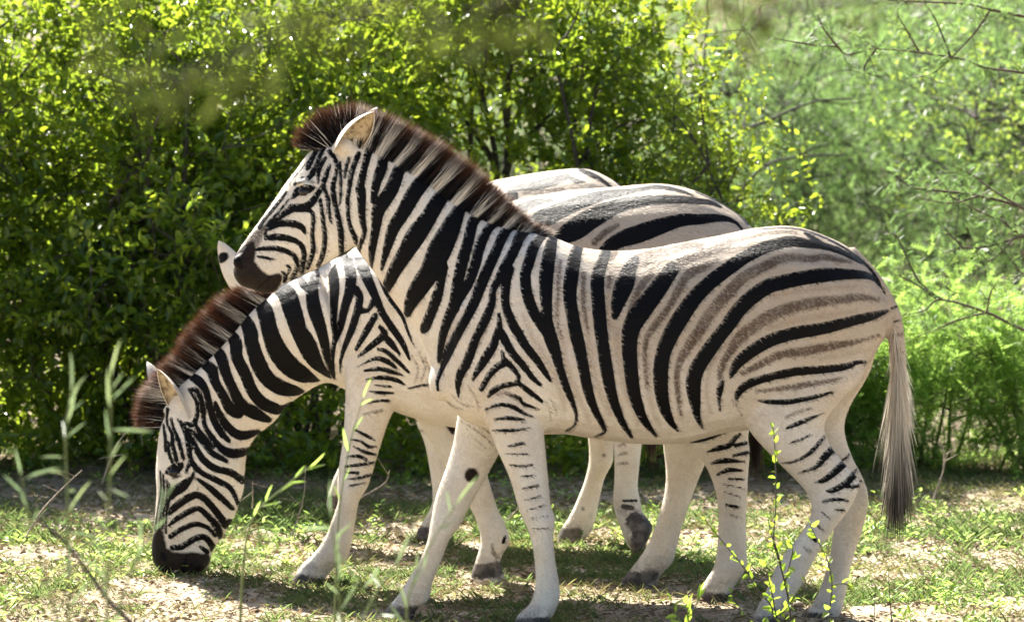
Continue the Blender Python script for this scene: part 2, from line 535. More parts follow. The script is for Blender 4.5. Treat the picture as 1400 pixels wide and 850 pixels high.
def blob(px, py, Yc, rx, ry, rz, rot=0.0):
    c = at(px, py, Yc)
    V = []; F = []
    nu, nv = 14, 9
    ca, sa = math.cos(rot), math.sin(rot)
    for v in range(nv + 1):
        ph = math.pi * v / nv
        for u in range(nu):
            t = 2 * math.pi * u / nu
            x, y, z = rx * math.sin(ph) * math.cos(t), ry * math.sin(ph) * math.sin(t), rz * math.cos(ph)
            V.append((c[0] + x * ca - z * sa, c[1] + y, c[2] + x * sa + z * ca))
    for v in range(nv):
        for u in range(nu):
            a = v * nu + u; b = v * nu + (u + 1) % nu
            F.append((a, b, b + nu, a + nu))
    return np.array(V), F

def stripe_field(px, py, curves, S, grow=(1.0, 0.0)):
    """signed distance in metres to the nearest stripe edge (negative inside)"""
    best = np.full(len(px), 60.0)
    for c in curves:
        if len(c) == 1: c = np.vstack([c, c + [[.5, .5, 0]]])
        r = catmull(c, 4) if len(c) > 2 else c.copy()
        r[:, 2] = np.maximum(r[:, 2], .3) * grow[0] + np.minimum(grow[1], r[:, 2] * .16)
        lo = r[:, :2].min(0) - 30; hi = r[:, :2].max(0) + 30
        m = np.nonzero((px > lo[0]) & (px < hi[0]) & (py > lo[1]) & (py < hi[1]))[0]
        if not len(m): continue
        x, y = px[m], py[m]; d = np.full(len(m), 60.0)
        for a, b in zip(r[:-1], r[1:]):
            e = b[:2] - a[:2]; L2 = e @ e + 1e-9
            t = np.clip(((x - a[0]) * e[0] + (y - a[1]) * e[1]) / L2, 0, 1)
            q = np.hypot(x - a[0] - t * e[0], y - a[1] - t * e[1]) - (a[2] + (b[2] - a[2]) * t) / 2
            d = np.minimum(d, q)
        best[m] = np.minimum(best[m], d)
    return best / S

def parse(block):
    """lines 'tag x,y,w x,y,w ...' -> {tag: [curves]}"""
    out = {}
    for ln in block.strip().splitlines():
        ln = ln.strip()
        if not ln or ln[0] == '#': continue
        k, rest = ln.split(' ', 1)
        out.setdefault(k, []).append(pts(rest))
    return out

def ear_geo(base, tip, open_dir, width, depth, n=14, m=9):
    """a cupped, pointed ear: outer and inner skin; returns verts, faces, inner flag, along 0..1"""
    base = np.asarray(base, float); tip = np.asarray(tip, float)
    ax = tip - base; L = np.linalg.norm(ax); ax = ax / L
    O = np.asarray(open_dir, float); O = O - ax * (O @ ax); O /= np.linalg.norm(O)
    Rv = np.cross(ax, O)
    V = []; inn = []; al = []
    for layer in (0, 1):
        for i in range(n + 1):
            s = i / n
            w = width * (0.55 + 0.45 * math.sin(math.pi * min(1, s * .95 + .08))) * math.sqrt(max(0, 1 - max(0, (s - .45) / .55) ** 2.6))
            w = max(w, 0.0015)
            ang = 1.65 - 0.35 * s
            for j in range(m + 1):
                a = (j / m * 2 - 1) * ang
                rr = (w - (0.0045 if layer else 0)) 
                rr = max(rr, .0008)
                p = base + ax * (s * L - (0.004 if layer else 0)) + Rv * rr * math.sin(a) - O * (depth / width) * rr * (math.cos(a) - .3)
                V.append(p); inn.append(float(layer)); al.append(s)
    F = []
    w_ = m + 1
    for layer in (0, 1):
        o = layer * (n + 1) * w_
        for i in range(n):
            for j in range(m):
                q = [o + i * w_ + j, o + i * w_ + j + 1, o + (i + 1) * w_ + j + 1, o + (i + 1) * w_ + j]
                F.append(q if layer == 0 else q[::-1])
    o = (n + 1) * w_
    for i in range(n):
        for j in (0, m):
            a, b = i * w_ + j, (i + 1) * w_ + j
            F.append([a, b, b + o, a + o] if j == m else [b, a, a + o, b + o])
    return np.array(V), F, np.array(inn), np.array(al)

def make_zebra(cfg):
    Y0 = cfg['Y']; yaw = cfg.get('yaw', 0.0); pxc = cfg['pxc']
    Yf = lambda px: Y0 + yaw * (px - pxc)
    S = FPX / Y0
    VV = []; FF = []; n = 0
    for V, F in [loft(sec(s), Yf, yo, cap=cp, sq=.84 if i_ == 0 else 1.0) for i_, (s, yo, cp) in enumerate(cfg['lofts'])] + \
                [blob(px, py, Yf(px) + yo, *r) for px, py, yo, *r in cfg.get('blobs', [])]:
        VV.append(V); FF += [tuple(int(i) + n for i in f) for f in F]; n += len(V)
    me = bpy.data.meshes.new("tmp"); me.from_pydata(np.vstack(VV).tolist(), [], FF); me.update()
    tmp = bpy.data.objects.new("tmp", me); COL.objects.link(tmp)
    md = tmp.modifiers.new("r", 'REMESH'); md.mode = 'VOXEL'; md.voxel_size = cfg.get('voxel', 0.0075)
    dg = bpy.context.evaluated_depsgraph_get()
    ev = tmp.evaluated_get(dg); m2 = ev.to_mesh()
    nv = len(m2.vertices)
    V = np.empty(nv * 3, np.float32); m2.vertices.foreach_get("co", V); V = V.reshape(-1, 3).astype(float)
    E = np.empty(len(m2.edges) * 2, np.int32); m2.edges.foreach_get("vertices", E); E = E.reshape(-1, 2)
    lt = np.empty(len(m2.polygons), np.int32); m2.polygons.foreach_get("loop_total", lt)
    li = np.empty(len(m2.loops), np.int32); m2.loops.foreach_get("vertex_index", li)
    assert (lt == 4).all()
    F = li.reshape(-1, 4).copy()
    ev.to_mesh_clear()
    bpy.data.objects.remove(tmp); bpy.data.meshes.remove(me)
    deg = np.bincount(E.ravel(), minlength=nv)[:, None].astype(float)
    for it in range(cfg.get('smooth', 9)):
        A = np.zeros_like(V)
        for k in range(3):
            A[:, k] = np.bincount(E[:, 0], V[E[:, 1], k], nv) + np.bincount(E[:, 1], V[E[:, 0], k], nv)
        V = V + (0.55 if it % 2 == 0 else -0.3) * (A / np.maximum(deg, 1) - V)
    # vertex normals
    fn = np.cross(V[F[:, 2]] - V[F[:, 0]], V[F[:, 3]] - V[F[:, 1]])
    N = np.zeros_like(V)
    for c in range(4):
        for k in range(3): N[:, k] += np.bincount(F[:, c], fn[:, k], nv)
    N = unit(N)
    # ---- coat pattern, in the animal's own side-view coordinates, the same on both flanks
    ysag = np.array([Yf(v) for v in 700 + FPX * V[:, 0] / Y0])
    side = V[:, 1] - ysag
    M = V.copy(); M[:, 1] = ysag - np.abs(side)
    px, py = coat_uv(M)
    pat = cfg['pattern']
    def field(kind):
        gr = dict(k=(1.10, 1.3), b=(1.18, 2.0)).get(kind, (1.0, 0.0))
        r = np.minimum(stripe_field(px, py, pat.get(kind, []), S, gr), 0.2)
        nr = stripe_field(px, py, pat.get(kind + '_near', []), S, (1.15, 1.5))
        okn = ((side < 0.02) & (N[:, 1] < 0.35)) | ((side > 0.02) & (N[:, 1] > 0.2) & (py < cfg.get('near_far_limit', 590)))
        r = np.minimum(r, np.where(okn, nr, 0.2))
        fr = stripe_field(px, py, pat.get(kind + '_far', []), S)
        return np.minimum(r, np.where((side > 0.0), fr, 0.2))
    stripe = field('k'); shade = field('b'); skin = field('d'); hoof = field('h') - .011; faint = field('f')
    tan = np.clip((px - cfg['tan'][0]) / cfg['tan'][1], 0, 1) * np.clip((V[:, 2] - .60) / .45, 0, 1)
    hz = cfg.get('plain', None)
    inner = np.zeros(nv)
    for e in cfg['ears']:
        eb = at(e['base'][0], e['base'][1], Yf(e['base'][0]) + e['y'][0]); et = at(e['tip'][0], e['tip'][1], Yf(e['tip'][0]) + e['y'][1])
        ve, fe, ie, ae = ear_geo(eb, et, e['open'], e['w'], e['d'])
        o = len(V)
        V = np.vstack([V, ve]); F = np.vstack([F, np.array(fe) + o])
        inner = np.concatenate([inner, ie * np.clip(1.3 - ae * .3, 0, 1)])
        tipd = 0.02 - np.clip((ae - e.get('dark', 2.0)) * .3, -.1, .04)
        if 'band' in e:
            jj = np.tile(np.linspace(-1, 1, 10), len(ae) // 10)
            tipd = np.hypot((ae - e['band'][0]) * .2, (jj - .3) * .022) - e['band'][1] * .26
        stripe = np.concatenate([stripe, np.where(tipd < .2, tipd, .2)])
        shade = np.concatenate([shade, np.full(len(ve), .2)]); skin = np.concatenate([skin, np.full(len(ve), .2)])
        hoof = np.concatenate([hoof, np.full(len(ve), .3)]); faint = np.concatenate([faint, np.full(len(ve), .2)]); tan = np.concatenate([tan, np.full(len(ve), -.3)])
    base = np.array([*at(pxc, 500, Y0)[:1], Y0, 0.0])
    base[2] = float(ground_z(base[0], base[1]))
    root = empty("zebra", base)
    tag(root, cfg['label'], "zebra")
    body = mesh_np("body", V, F, M_COAT, root, True, base,
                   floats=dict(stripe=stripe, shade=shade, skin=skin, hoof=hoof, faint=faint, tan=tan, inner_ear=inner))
    # short coat hair, lying back along the body
    rg = np.random.default_rng(cfg['seed'] + 50)
    Fb = F[:len(fn)]
    p4 = V[Fb]; ar = np.linalg.norm(fn, axis=1); nh = cfg.get('fur', 100000)
    fi = rg.choice(len(Fb), nh, p=ar / ar.sum())
    uu = rg.random((nh, 2)); w4 = np.stack([(1 - uu[:, 0]) * (1 - uu[:, 1]), uu[:, 0] * (1 - uu[:, 1]), uu[:, 0] * uu[:, 1], (1 - uu[:, 0]) * uu[:, 1]], 1)
    def at_f(a): return (a[Fb[fi]] * w4).sum(1)
    hp = (p4[fi] * w4[..., None]).sum(1); hn = unit(fn[fi])
    flow = np.array([.75, 0, -.55]) + rg.normal(0, .22, (nh, 3)); flow = unit(flow - hn * (flow * hn).sum(1)[:, None])
    keep_ = (at_f(skin) > .004) & (at_f(hoof) > .01)
    hl = rg.uniform(.009, .016, nh)[:, None]; sd_ = unit(np.cross(hn, flow)) * rg.uniform(.0007, .0012, nh)[:, None]
    hp = hp - hn * .0006
    tip_ = hp + flow * hl + hn * hl * rg.uniform(.12, .32, nh)[:, None]
    sv = at_f(stripe) + rg.normal(0, .002, nh); bv = at_f(shade) + rg.normal(0, .004, nh)
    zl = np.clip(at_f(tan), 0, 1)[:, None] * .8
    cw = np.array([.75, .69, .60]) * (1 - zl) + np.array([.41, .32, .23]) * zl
    cw = cw * rg.uniform(.74, 1.22, (nh, 1))
    cb = np.array([.085, .053, .035]) * rg.uniform(.7, 1.4, (nh, 1)); ck = np.array([.0035, .0032, .0036]) * rg.uniform(.6, 1.6, (nh, 1))
    hc = np.where((sv < 0)[:, None], ck, np.where((bv < 0)[:, None] & (rg.random((nh, 1)) < .8), cb, cw))
    HV = np.stack([hp - sd_, hp + sd_, tip_], 1)[keep_]; hc = np.repeat(hc[keep_][:, None], 3, 1)
    mesh_np("coat_hair", HV.reshape(-1, 3), np.arange(len(HV) * 3).reshape(-1, 3), M_FUR, root, False, base, colors=dict(col=hc.reshape(-1, 3)))
    bvh = BVHTree.FromPolygons([Vector(v) for v in V], [tuple(int(i) for i in f) for f in F])
    for (ex, ey, r, sd) in cfg.get('eyes', []):
        Ye = Yf(ex)
        p = at(ex, ey, Ye)
        hit = bvh.ray_cast(Vector((p[0], Ye + sd * .5, p[2])), Vector((0, -sd, 0)))
        if hit[0] is None: continue
        c = np.array(hit[0]) - np.array(hit[1]) * r * .62
        nu, nv_ = 20, 12
        ev_ = []; ef = []
        for a in range(nv_ + 1):
            for b in range(nu):
                f_ = math.pi * a / nv_; t_ = 2 * math.pi * b / nu
                ev_.append(c + r * np.array([1.25 * math.sin(f_) * math.cos(t_), math.sin(f_) * math.sin(t_), math.cos(f_) * .9]))
        for a in range(nv_):
            for b in range(nu):
                ef.append([a * nu + b, (a + 1) * nu + b, (a + 1) * nu + (b + 1) % nu, a * nu + (b + 1) % nu])
        mesh_np("eye", np.array(ev_), np.array(ef), M_EYE, root, True, base)
    # ---- mane and tail hair
    rng = np.random.default_rng(cfg['seed'])
    def white_at(x, y):
        return stripe_field(x, y, pat.get('k', []), S, (1.05, .8))
    for hname, hs in cfg['hair']:
        Ps = []; Cs = []; n = 0; Fs = []
        for h in hs:
            b = pts(h['base']); tp = pts(h['tip']); cnt = h['n']
            seg = np.linalg.norm(np.diff(b, axis=0), axis=1); cum = np.concatenate([[0], np.cumsum(seg)]) / seg.sum()
            u = rng.random(cnt)
            bx = np.interp(u, cum, b[:, 0]); by = np.interp(u, cum, b[:, 1])
            ut = np.clip(u + rng.normal(0, h.get('mess', .006), cnt), 0, 1)
            tx = np.interp(ut, cum, tp[:, 0]) + rng.normal(0, h.get('jit', 2.0), cnt)
            ty = np.interp(ut, cum, tp[:, 1]) + rng.normal(0, h.get('jit', 2.0), cnt)
            s = rng.uniform(-1, 1, cnt)
            dn = np.stack([bx - tx, by - ty], 1); dn /= np.linalg.norm(dn, axis=1)[:, None] + 1e-9
            low = h.get('low', 10.0) * np.abs(s) * rng.uniform(.6, 1, cnt)
            bx = bx + dn[:, 0] * low; by = by + dn[:, 1] * low
            ln = rng.uniform(h.get('lmin', .72), 1.0, cnt)
            tx = bx + (tx - bx) * ln; ty = by + (ty - by) * ln
            lb = h.get('lat', .022) * s; lt_ = h.get('lat2', .016) * s + rng.normal(0, h.get('latj', .008), cnt)
            Yb = np.array([Yf(v) for v in bx])
            B = at(bx, by, Yb + lb); T = at(tx, ty, Yb + lt_)
            bow = at(bx + (tx - bx) * .5 + h.get('bow', (0, 0))[0], by + (ty - by) * .5 + h.get('bow', (0, 0))[1], Yb + (lb * 1.15 + lt_) * .5)
            t4 = [0, .3, .62, 1.0]
            L = [((1 - t) ** 2)[..., None] * B + (2 * t * (1 - t))[..., None] * (2 * bow - (B + T) / 2) + (t ** 2)[..., None] * T
                 for t in [np.full(cnt, q) for q in t4]]
            wv = unit(np.cross(T - B, rng.normal(0, 1, (cnt, 3)))) * (h.get('wd', .0022) / 2)
            V4 = np.stack([L[0] - wv, L[0] + wv, L[1] - wv * .95, L[1] + wv * .95, L[2] - wv * .75, L[2] + wv * .75, L[3]], 1)
            mode = h.get('mode', 'mane')
            pale = np.array(h.get('pale', (.62, .55, .46))); dark = np.array(h.get('darkc', (.012, .010, .010))); tipc = np.array(h.get('tipc', (.085, .038, .02)))
            if mode == 'mane':
                sd = white_at(bx + dn[:, 0] * h.get('probe', 7.), by + dn[:, 1] * h.get('probe', 7.))
                k = np.clip(sd / .006 + .5, 0, 1)
                k = np.where(rng.random(cnt) < h.get('dark', .12), 0, k)
                if 'fore' in h: k = np.where(u < h['fore'], np.where(rng.random(cnt) < .12, k, 0), k)
                ts = h.get('tip0', .62)
                wt = np.stack([np.clip((np.full(cnt, q) - ts + rng.normal(0, .08, cnt)) / .22, 0, 1) for q in t4], 1)
                rootc = k[:, None] * pale + (1 - k[:, None]) * dark
                cc = rootc[:, None] * (1 - wt[..., None]) + tipc * wt[..., None]
            else:
                k0 = np.clip((by - h['y0']) / (h['y1'] - h['y0']), 0, 1)
                k0 = np.where(rng.random(cnt) < .25, rng.random(cnt), k0)
                tpos = np.stack([np.full(cnt, q) for q in t4], 1)
                yy = by[:, None] + (ty - by)[:, None] * tpos
                w = np.clip((yy - h['yd'] + rng.normal(0, 34, cnt)[:, None] - np.abs(s)[:, None] * 30) / 62, 0, 1)
                cc = pale * (1 - w[..., None]) + dark * w[..., None]
            cc = cc * rng.uniform(.75, 1.2, (cnt, 1, 1))
            C7 = np.stack([cc[:, 0], cc[:, 0], cc[:, 1], cc[:, 1], cc[:, 2], cc[:, 2], cc[:, 3]], 1)
            i = np.arange(cnt)[:, None] * 7 + n
            Fs.append((np.concatenate([i + np.array([[0, 1, 3, 2]]), i + np.array([[2, 3, 5, 4]])]), i + np.array([[4, 5, 6]])))
            Ps.append(V4.reshape(-1, 3)); Cs.append(C7.reshape(-1, 3)); n += cnt * 7
        mesh_np(hname, np.vstack(Ps), [np.vstack([f[0] for f in Fs]), np.vstack([f[1] for f in Fs])], M_HAIR, root, True, base,
                colors=dict(col=np.vstack(Cs)))
    return root
# ------------------------------------------------------------------ zebra A: the front zebra, standing, looking left
A_PAT = """
# face
k 448.8,193.4,4 439.4,208.5,5 431.8,227.3,5 427,237,7 422.4,243,6
k 435.6,201,3 428,214,6 420.5,230,6
k 413,243.4,4 411,245,4
k 402.6,251.8,4 404,250,4
k 445,216,4 437.5,229,5 435.4,240,4 434.6,250,3
k 450.7,225.5,4 445,242.4,6 440.3,255.6,5 431.8,268.8,7 424,279,9 413,284.5,10 401.7,284.5,9 386.6,294,6 367.8,309,4 362,320,3
k 418,286,6 425,289,5 428,297,5 427,322,5 428,343,6 420.5,367,4
k 443,255.6,4 448.8,276.3,5 448.8,284.5,5 452.5,305,3
k 437.5,273,4 441,297.7,5 444,326,6 441,348.5,6 434.6,363.6,5
k 450.7,207.6,6 458,218,5 460,233,4 455,255.6,6 458,278,6 460,288,6 465.7,316.5,7 466.7,348.5,6
k 464.8,221.7,3 465.7,255.6,4 465.7,279,2
k 477,216,4 472.3,233,4 471.4,244,2
k 490,210.4,6 480.8,236.8,6 476,267,5 475,275,5 477,303,5 485.5,326,6 486.4,334,3
k 369.7,311.8,5 382.9,306,7 401.7,306,8 413,311,7 417,319.3,3
k 364,325,6 379,324,8 398,327,7 411,334.4,6 415.8,348.5,6 412,373,5
k 350.8,341,4 371.6,339,6 390.4,342.9,6 403.6,352.3,6 405.5,367.3,5 399,379.6,5
k 352.7,350.4,3 366,353,4 377,355,2
k 392,362.6,3 396,365.5,4 394,374,3
k 385.7,371,3 390.4,378.6,5 388.5,385,4
k 392,262,3 381,277,4 362,299.5,4 354.6,310.8,5
k 396,271,2 379,292,3 364,307,3
k 398,279,2 385,292,2.5 370,306,2.5
k 421,220,1.5 407,237,1.5 395,252,1
# eye and lids, muzzle
k 400.5,270,4 407,262,9 417,259.5,12 427,257,6 430,256,3
d 404,252,3 418,247,3 430,250,2
b 366,308,3 358,314,7 350,325,12 343,336,14
d 345,333,8 339,345,22 333,360,32 338,375,38 352,386,34 368,389,26 379,381,16
k 324,354,7 326,360,8 331,366,4
k 350,397,1.5 361,386,1.5 372,377,2.5
# neck
k 505,203,9 497.7,231.7,8 492,258,10 494,262,11 495,297.7,8 498,316.5,6 494,331.6,5 489.4,345,4
k 537,192,13 526,206,10 522,228,13 514.6,250.5,11 510,275,6
k 574,197,12 560,214,11 548.5,226,14 534.6,260,17 517.7,286.4,16 514,311,11 509,339,9 507.3,367,3
k 606,217,13 592,231,14 580.5,245,18 565.5,265,19 551.6,290,17 538.4,311,15 531,333.4,11 525,354,7 521.8,369,3
k 632,240,13 616,256,14 603,269,18 585.5,297.7,20 568.5,322,24 555,344.7,20 542,365.5,17 531,388,13 528,398,6
k 655,258,12 640,273,13 628,287,15 615.6,312.7,24 600.5,343,29 589,369,25 574,392,23 563,410.7,17 557,428,9
k 604,366,15 602.4,388,10 596.8,407,13 591,423,12 582,445.5,12 579,451,8
k 674,276,10 660,290,11 647,303,13 640,329.7,13 632,358,14 625,391,13 621.4,415,14 612,438,12 604.5,462.4,9 600.7,488.8,6 600,495,3
k 692,292,8 678,304,9 668.7,312,10 660.8,325,12 654,345,12 649.7,362.6,12 640,389,11 627,411.6,9 620.5,423,12
k 710,300,9 698,309,11 689,320,12 679.8,340,12 668.5,364.5,13 657,391,13 647.8,415,12 634.6,440,11 621.4,464,11 613,481,11 605,502,6 600.5,512.7,5 597.7,522,4 598.6,533.4,3
k 730,306,10 718,315,12 710,325,13 704,340,12 691,364.5,13 680,385,10 674,396.5,8 672,415,9 662.9,438,11 651.6,460.5,10 644,480,11 638,496,11 629.7,510.8,10 626,526,7 626.9,543,2
k 696.8,368,10 692,387,11 691,415,10 698.6,438,11 709,456.8,11 719,473,10 734,492,9 744,507,7 752,520,4
k 682,429,4 682.6,445.5,7 678,460.5,9 675,471,10 665.5,486.4,11 654,505,8 646.6,518,4
k 682.6,448,6 687,457,9 691,466,10 699.4,480.7,9 716,501,8 729.5,518,6 739,526,4
k_near 685.5,479,3 688,488,5 689,496,8 680.5,501,8 669,512.7,7 658,531.5,6
k_near 690,493,8 701,503,6 708.8,514.6,5 707.8,522,5 723.8,535,6 740.8,548.5,4
k_near 707,524,5 688,526.9,6 675,533.4,7 668,541,4
b_near 678,540,2 690,537,4 697,539,5 708,546,3
k_near 699,540,3 708.8,543,4 716,552,4 728,556,3 737,560,2
k_near 663.6,559.8,3 680.5,553,4 699.4,555,5 714.4,563.6,4 729.5,570,2
k_near 675,573,2 695,571,5 716,573.5,3
k_near 688,572,1 697,571,2
k_near 673,588,2 699,588,4 724,585,2
k_near 694,609.7,2 708,607,4 716,605,3
k_near 690,620,1 721,620,2.5
k_near 697,635,2 714,637,3 727,635.5,3
k_near 710,651,1 722,650,2.2 730,648.7,2
k_near 714,667.7,2 736,663,3
k_near 716,683,1 728,681,2 739,677,2
k_near 719,697,1 733,694,2 745,690,2
k_near 724,708,1 748.5,705,1.5
k_near 728,722,1 750,722,2
# trunk
k 744,322,6 735,330,11 728,342,13 722.8,360,13 718.4,374,13 719.4,396.5,13 727,421,13 736,438,12 745.7,451,13
k 756,327,10 752,341,15 747,375,17 746.4,403.6,15 748,432,12 749.4,451,16 757,474,15 764.5,500,10 774,528.5,9 783,551,6 788,568,4 785,581,3 774,588.8,3
k 790,338,12 786,351,15 781,379,17 779,403.6,16 783,432,15 787,454,16 791.8,474,15 798.4,506,13 804,534,12 812.5,558.6,9 823.8,581,6 825.7,590.7,4 813.4,596.7,2
k 829,343,10 825.5,353,13 817,379,16 818,413,16 820.8,445,16 824.7,474,15 830.4,511.6,15 838,545.5,12 850,575.6,8 863.4,597,4
k 868.8,354,9 860,370,17 853.7,388.5,23 845,413,17 840.5,432,8
k 917.7,369,18 897,398,22 876,426,24 864,446,22 860.5,468,19 862.4,504,17 868,541.7,15 879.4,571.8,10 897,596,3
k 1180,361,2 1170.5,354.6,5 1148,343,7 1125,336,8 1102.7,333,10 1079.6,330,13 1049.5,337,14 1021,350,15 993,369,17 968.5,388,17 949.7,406.8,19 934,429,20 921,450,20 912,468,19 905.7,487,18 903,511.6,18 904.8,540,16 909.5,560.5,13 919,579,7 927,589.7,2
k 1101,319,4 1114,328,7 1123,334,7
k 1202.5,391,2 1195,381,5 1182,376,9 1153.6,374.5,13 1125,376,17 1097,380,17 1068.8,386,17 1049.5,391.7,18 1027,406.8,18 1008,425.6,18 995,445,17 983.6,458.8,17 966,483,18 953,504,18 947.8,524.7,18 949.7,547,14 953.4,570,7 961,586,2
k 1213,425,4 1191,432,10 1163,439,12 1125,448.8,14 1087.7,455,15 1055,464.5,15 1030.7,477.7,15 1011.8,492.7,13 1002.4,506,9 998.6,516,3
k 1182.8,494.6,4 1170.5,495.5,5 1155.5,501,8 1125,505,9 1087.7,507.8,10 1049.5,516,9 1023,524.7,10 1010,536,8 1006.5,546,4
k 1140,535,2 1116,541.7,5 1078,549,6 1050,549,5 1036,547,2
k_near 1127,564,1 1106.5,572,4 1087.7,580,5 1075.4,585,3
k 989,519,2 984.5,530,8 982.6,547,4 984.5,560.5,3
k_near 1110,592,1 1098,599,3 1080,605.5,2
k_near 1127,596,3 1113,613,5 1100.5,623.6,4 1083.6,631,3 1068.7,633,1.5
k_near 1137.6,614,8 1126,625.7,8 1115,638,5 1090,647,1
k_near 1156,631,8 1141,645,8 1126,656,6 1113,659,1
k_near 1169,647,8 1155.6,660.6,7 1138.6,670,6 1129,671,2
k_near 1155.6,665,3 1165,665,4 1176,663,4
k_near 1125,685,3 1143,682,4 1160,684.6,2
k_near 1140,696,2 1153.5,697,3
k_near 1122.8,699,2 1135.5,710.5,1.5
k_near 1115,715.7,3 1124,724,2
k_near 1106,732,3 1114.6,738,4
b_near 1098.6,747,2 1106,753,3
k_far 1155,636,4 1167,630,4
k_far 1168,655,4 1178,651,4
k_far 1172,669,3 1184,666,3
d_far 644,655.6,20 644.5,656.5,20
f 768,462,8 775,500,8 792,545,8 806,575,6
f 803,450,8 808,490,9 818,530,9 834,565,7
f 842,450,8 846,490,9 854,530,9 868,565,7 872,580,5
f 884,487,9 887,530,9 894,565,8 902,580,6
f 926,515,9 928,545,8 932,572,7
f 765,360,7 762,400,7 762,440,7
f 798,372,8 797,413,8 800,445,8
f 833,380,8 832,420,7 838,450,7
f 1050,448,7 1090,438,7 1130,431,7 1170,425,5
f 1120,491,5 1160,483,6 1190,478,4
f 1056,405,6 1090,398,6 1130,394,6 1170,392,5
f 1010,455,5 985,480,6 970,505,6 966,540,6 972,565,5
f 735,470,6 752,500,8 765,530,8 772,560,6
f 610,470,6 622,450,7 640,420,6 655,385,5
f 655,470,6 672,430,5 680,400,5
f 715,430,6 728,462,7 745,490,6
# shadow stripes and saddle flecks
b 1163,358,3 1144,354.6,6 1125,351,7 1106.5,353.7,8 1074.5,352.7,9 1049.5,361.6,11 1015.6,380,12 993,403,13 970.4,429,12 959,448,12 942,472,10 929,494.6,8 925,515,6 927,541.7,5 930,566,3
b 1200.7,408,4 1172.4,406.4,8 1144,410,9 1116,413,11 1078,421.5,12 1050,433,13 1030.7,446,13 1015.6,457,13 1002.4,474,10 991,491,8 984.5,508,7 983.6,517,5
b 1200.7,458,3 1172.4,466.4,5 1134.7,473,9 1106.5,478.6,10 1068.8,484,9 1049.5,492.7,8 1030.7,502,7 1013.7,510.6,4
b 1151.7,516,2 1125,522,5 1087.7,527.6,6 1050,533,4 1034,534,3
b_near 1074.5,570,3 1092,562,3 1110,557.7,2
b 981.7,355,4 959,365,10 940,376,10 927,397,9 914,420,7 896,443.8,8 885,460.7,7 881,487,5 884,530,3
b 889.5,375,7 876,392,8 865,413,6 859,428,4
b 834.9,376,5 831,393,3
b 797,372,4 797,413,5 803,450,3
b 765,356.5,4 761,432,3 768,462,3
b 880,358,9 908,346.5,9 932.7,338,9 955,335,7 959,346.5,8
b 963,348,8 985.5,337,11 1011.8,327.7,6 1049.5,319,4 1079.6,317,4 1088,318,3
b 925,362,12 942,354,11 959,348.4,9
b 833,352,9 840.5,346,7
b 862,362,9 873,354,11 889.5,347,9 904.5,341,6
k 1034,313.5,1.5 1080,312,2 1112,319,2.5 1142,332,3 1165,346,3 1185,363,3 1198,379,3 1206,395,2
k 1208,398,3 1210,402,2
k 1218,421,2 1225,419,3
k 1222,440,2 1228,438,3
b 1219,458,3 1232,456,3
b 1224,480,3 1230,478,3
b_far 630,582,1 648,590,1.4 666,603,1
b_far 638,577,1 655,584,1.4 670,596,1
b_far 648,592,1 662,602,1.4 674,614,1
b_far 655,586,1 668,596,1.2 679,610,1
b_far 640,598,.8 652,607,1.2 662,618,.8
b_near 745,548,1 751,560,1.4 752,575,1
b_near 752,545,1 758,556,1.3 760,568,1
b_near 610,548,1 622,556,1.3 633,560,1
b_near 618,540,1 632,552,1.3 646,556,1
b 1000,545,1 1010,560,1.4 1016,574,1
b_near 640,528,.8 650,545,1.2 655,560,.8
# hooves
h 700,856,14 725,856,16 748,854,14
h 518,850,12 540,851,14 562,849,12
h_near 1030,855,10 1048,854,10 1062,852,8
h_far 1080,857,10 1105,858,12 1126,857,10
"""
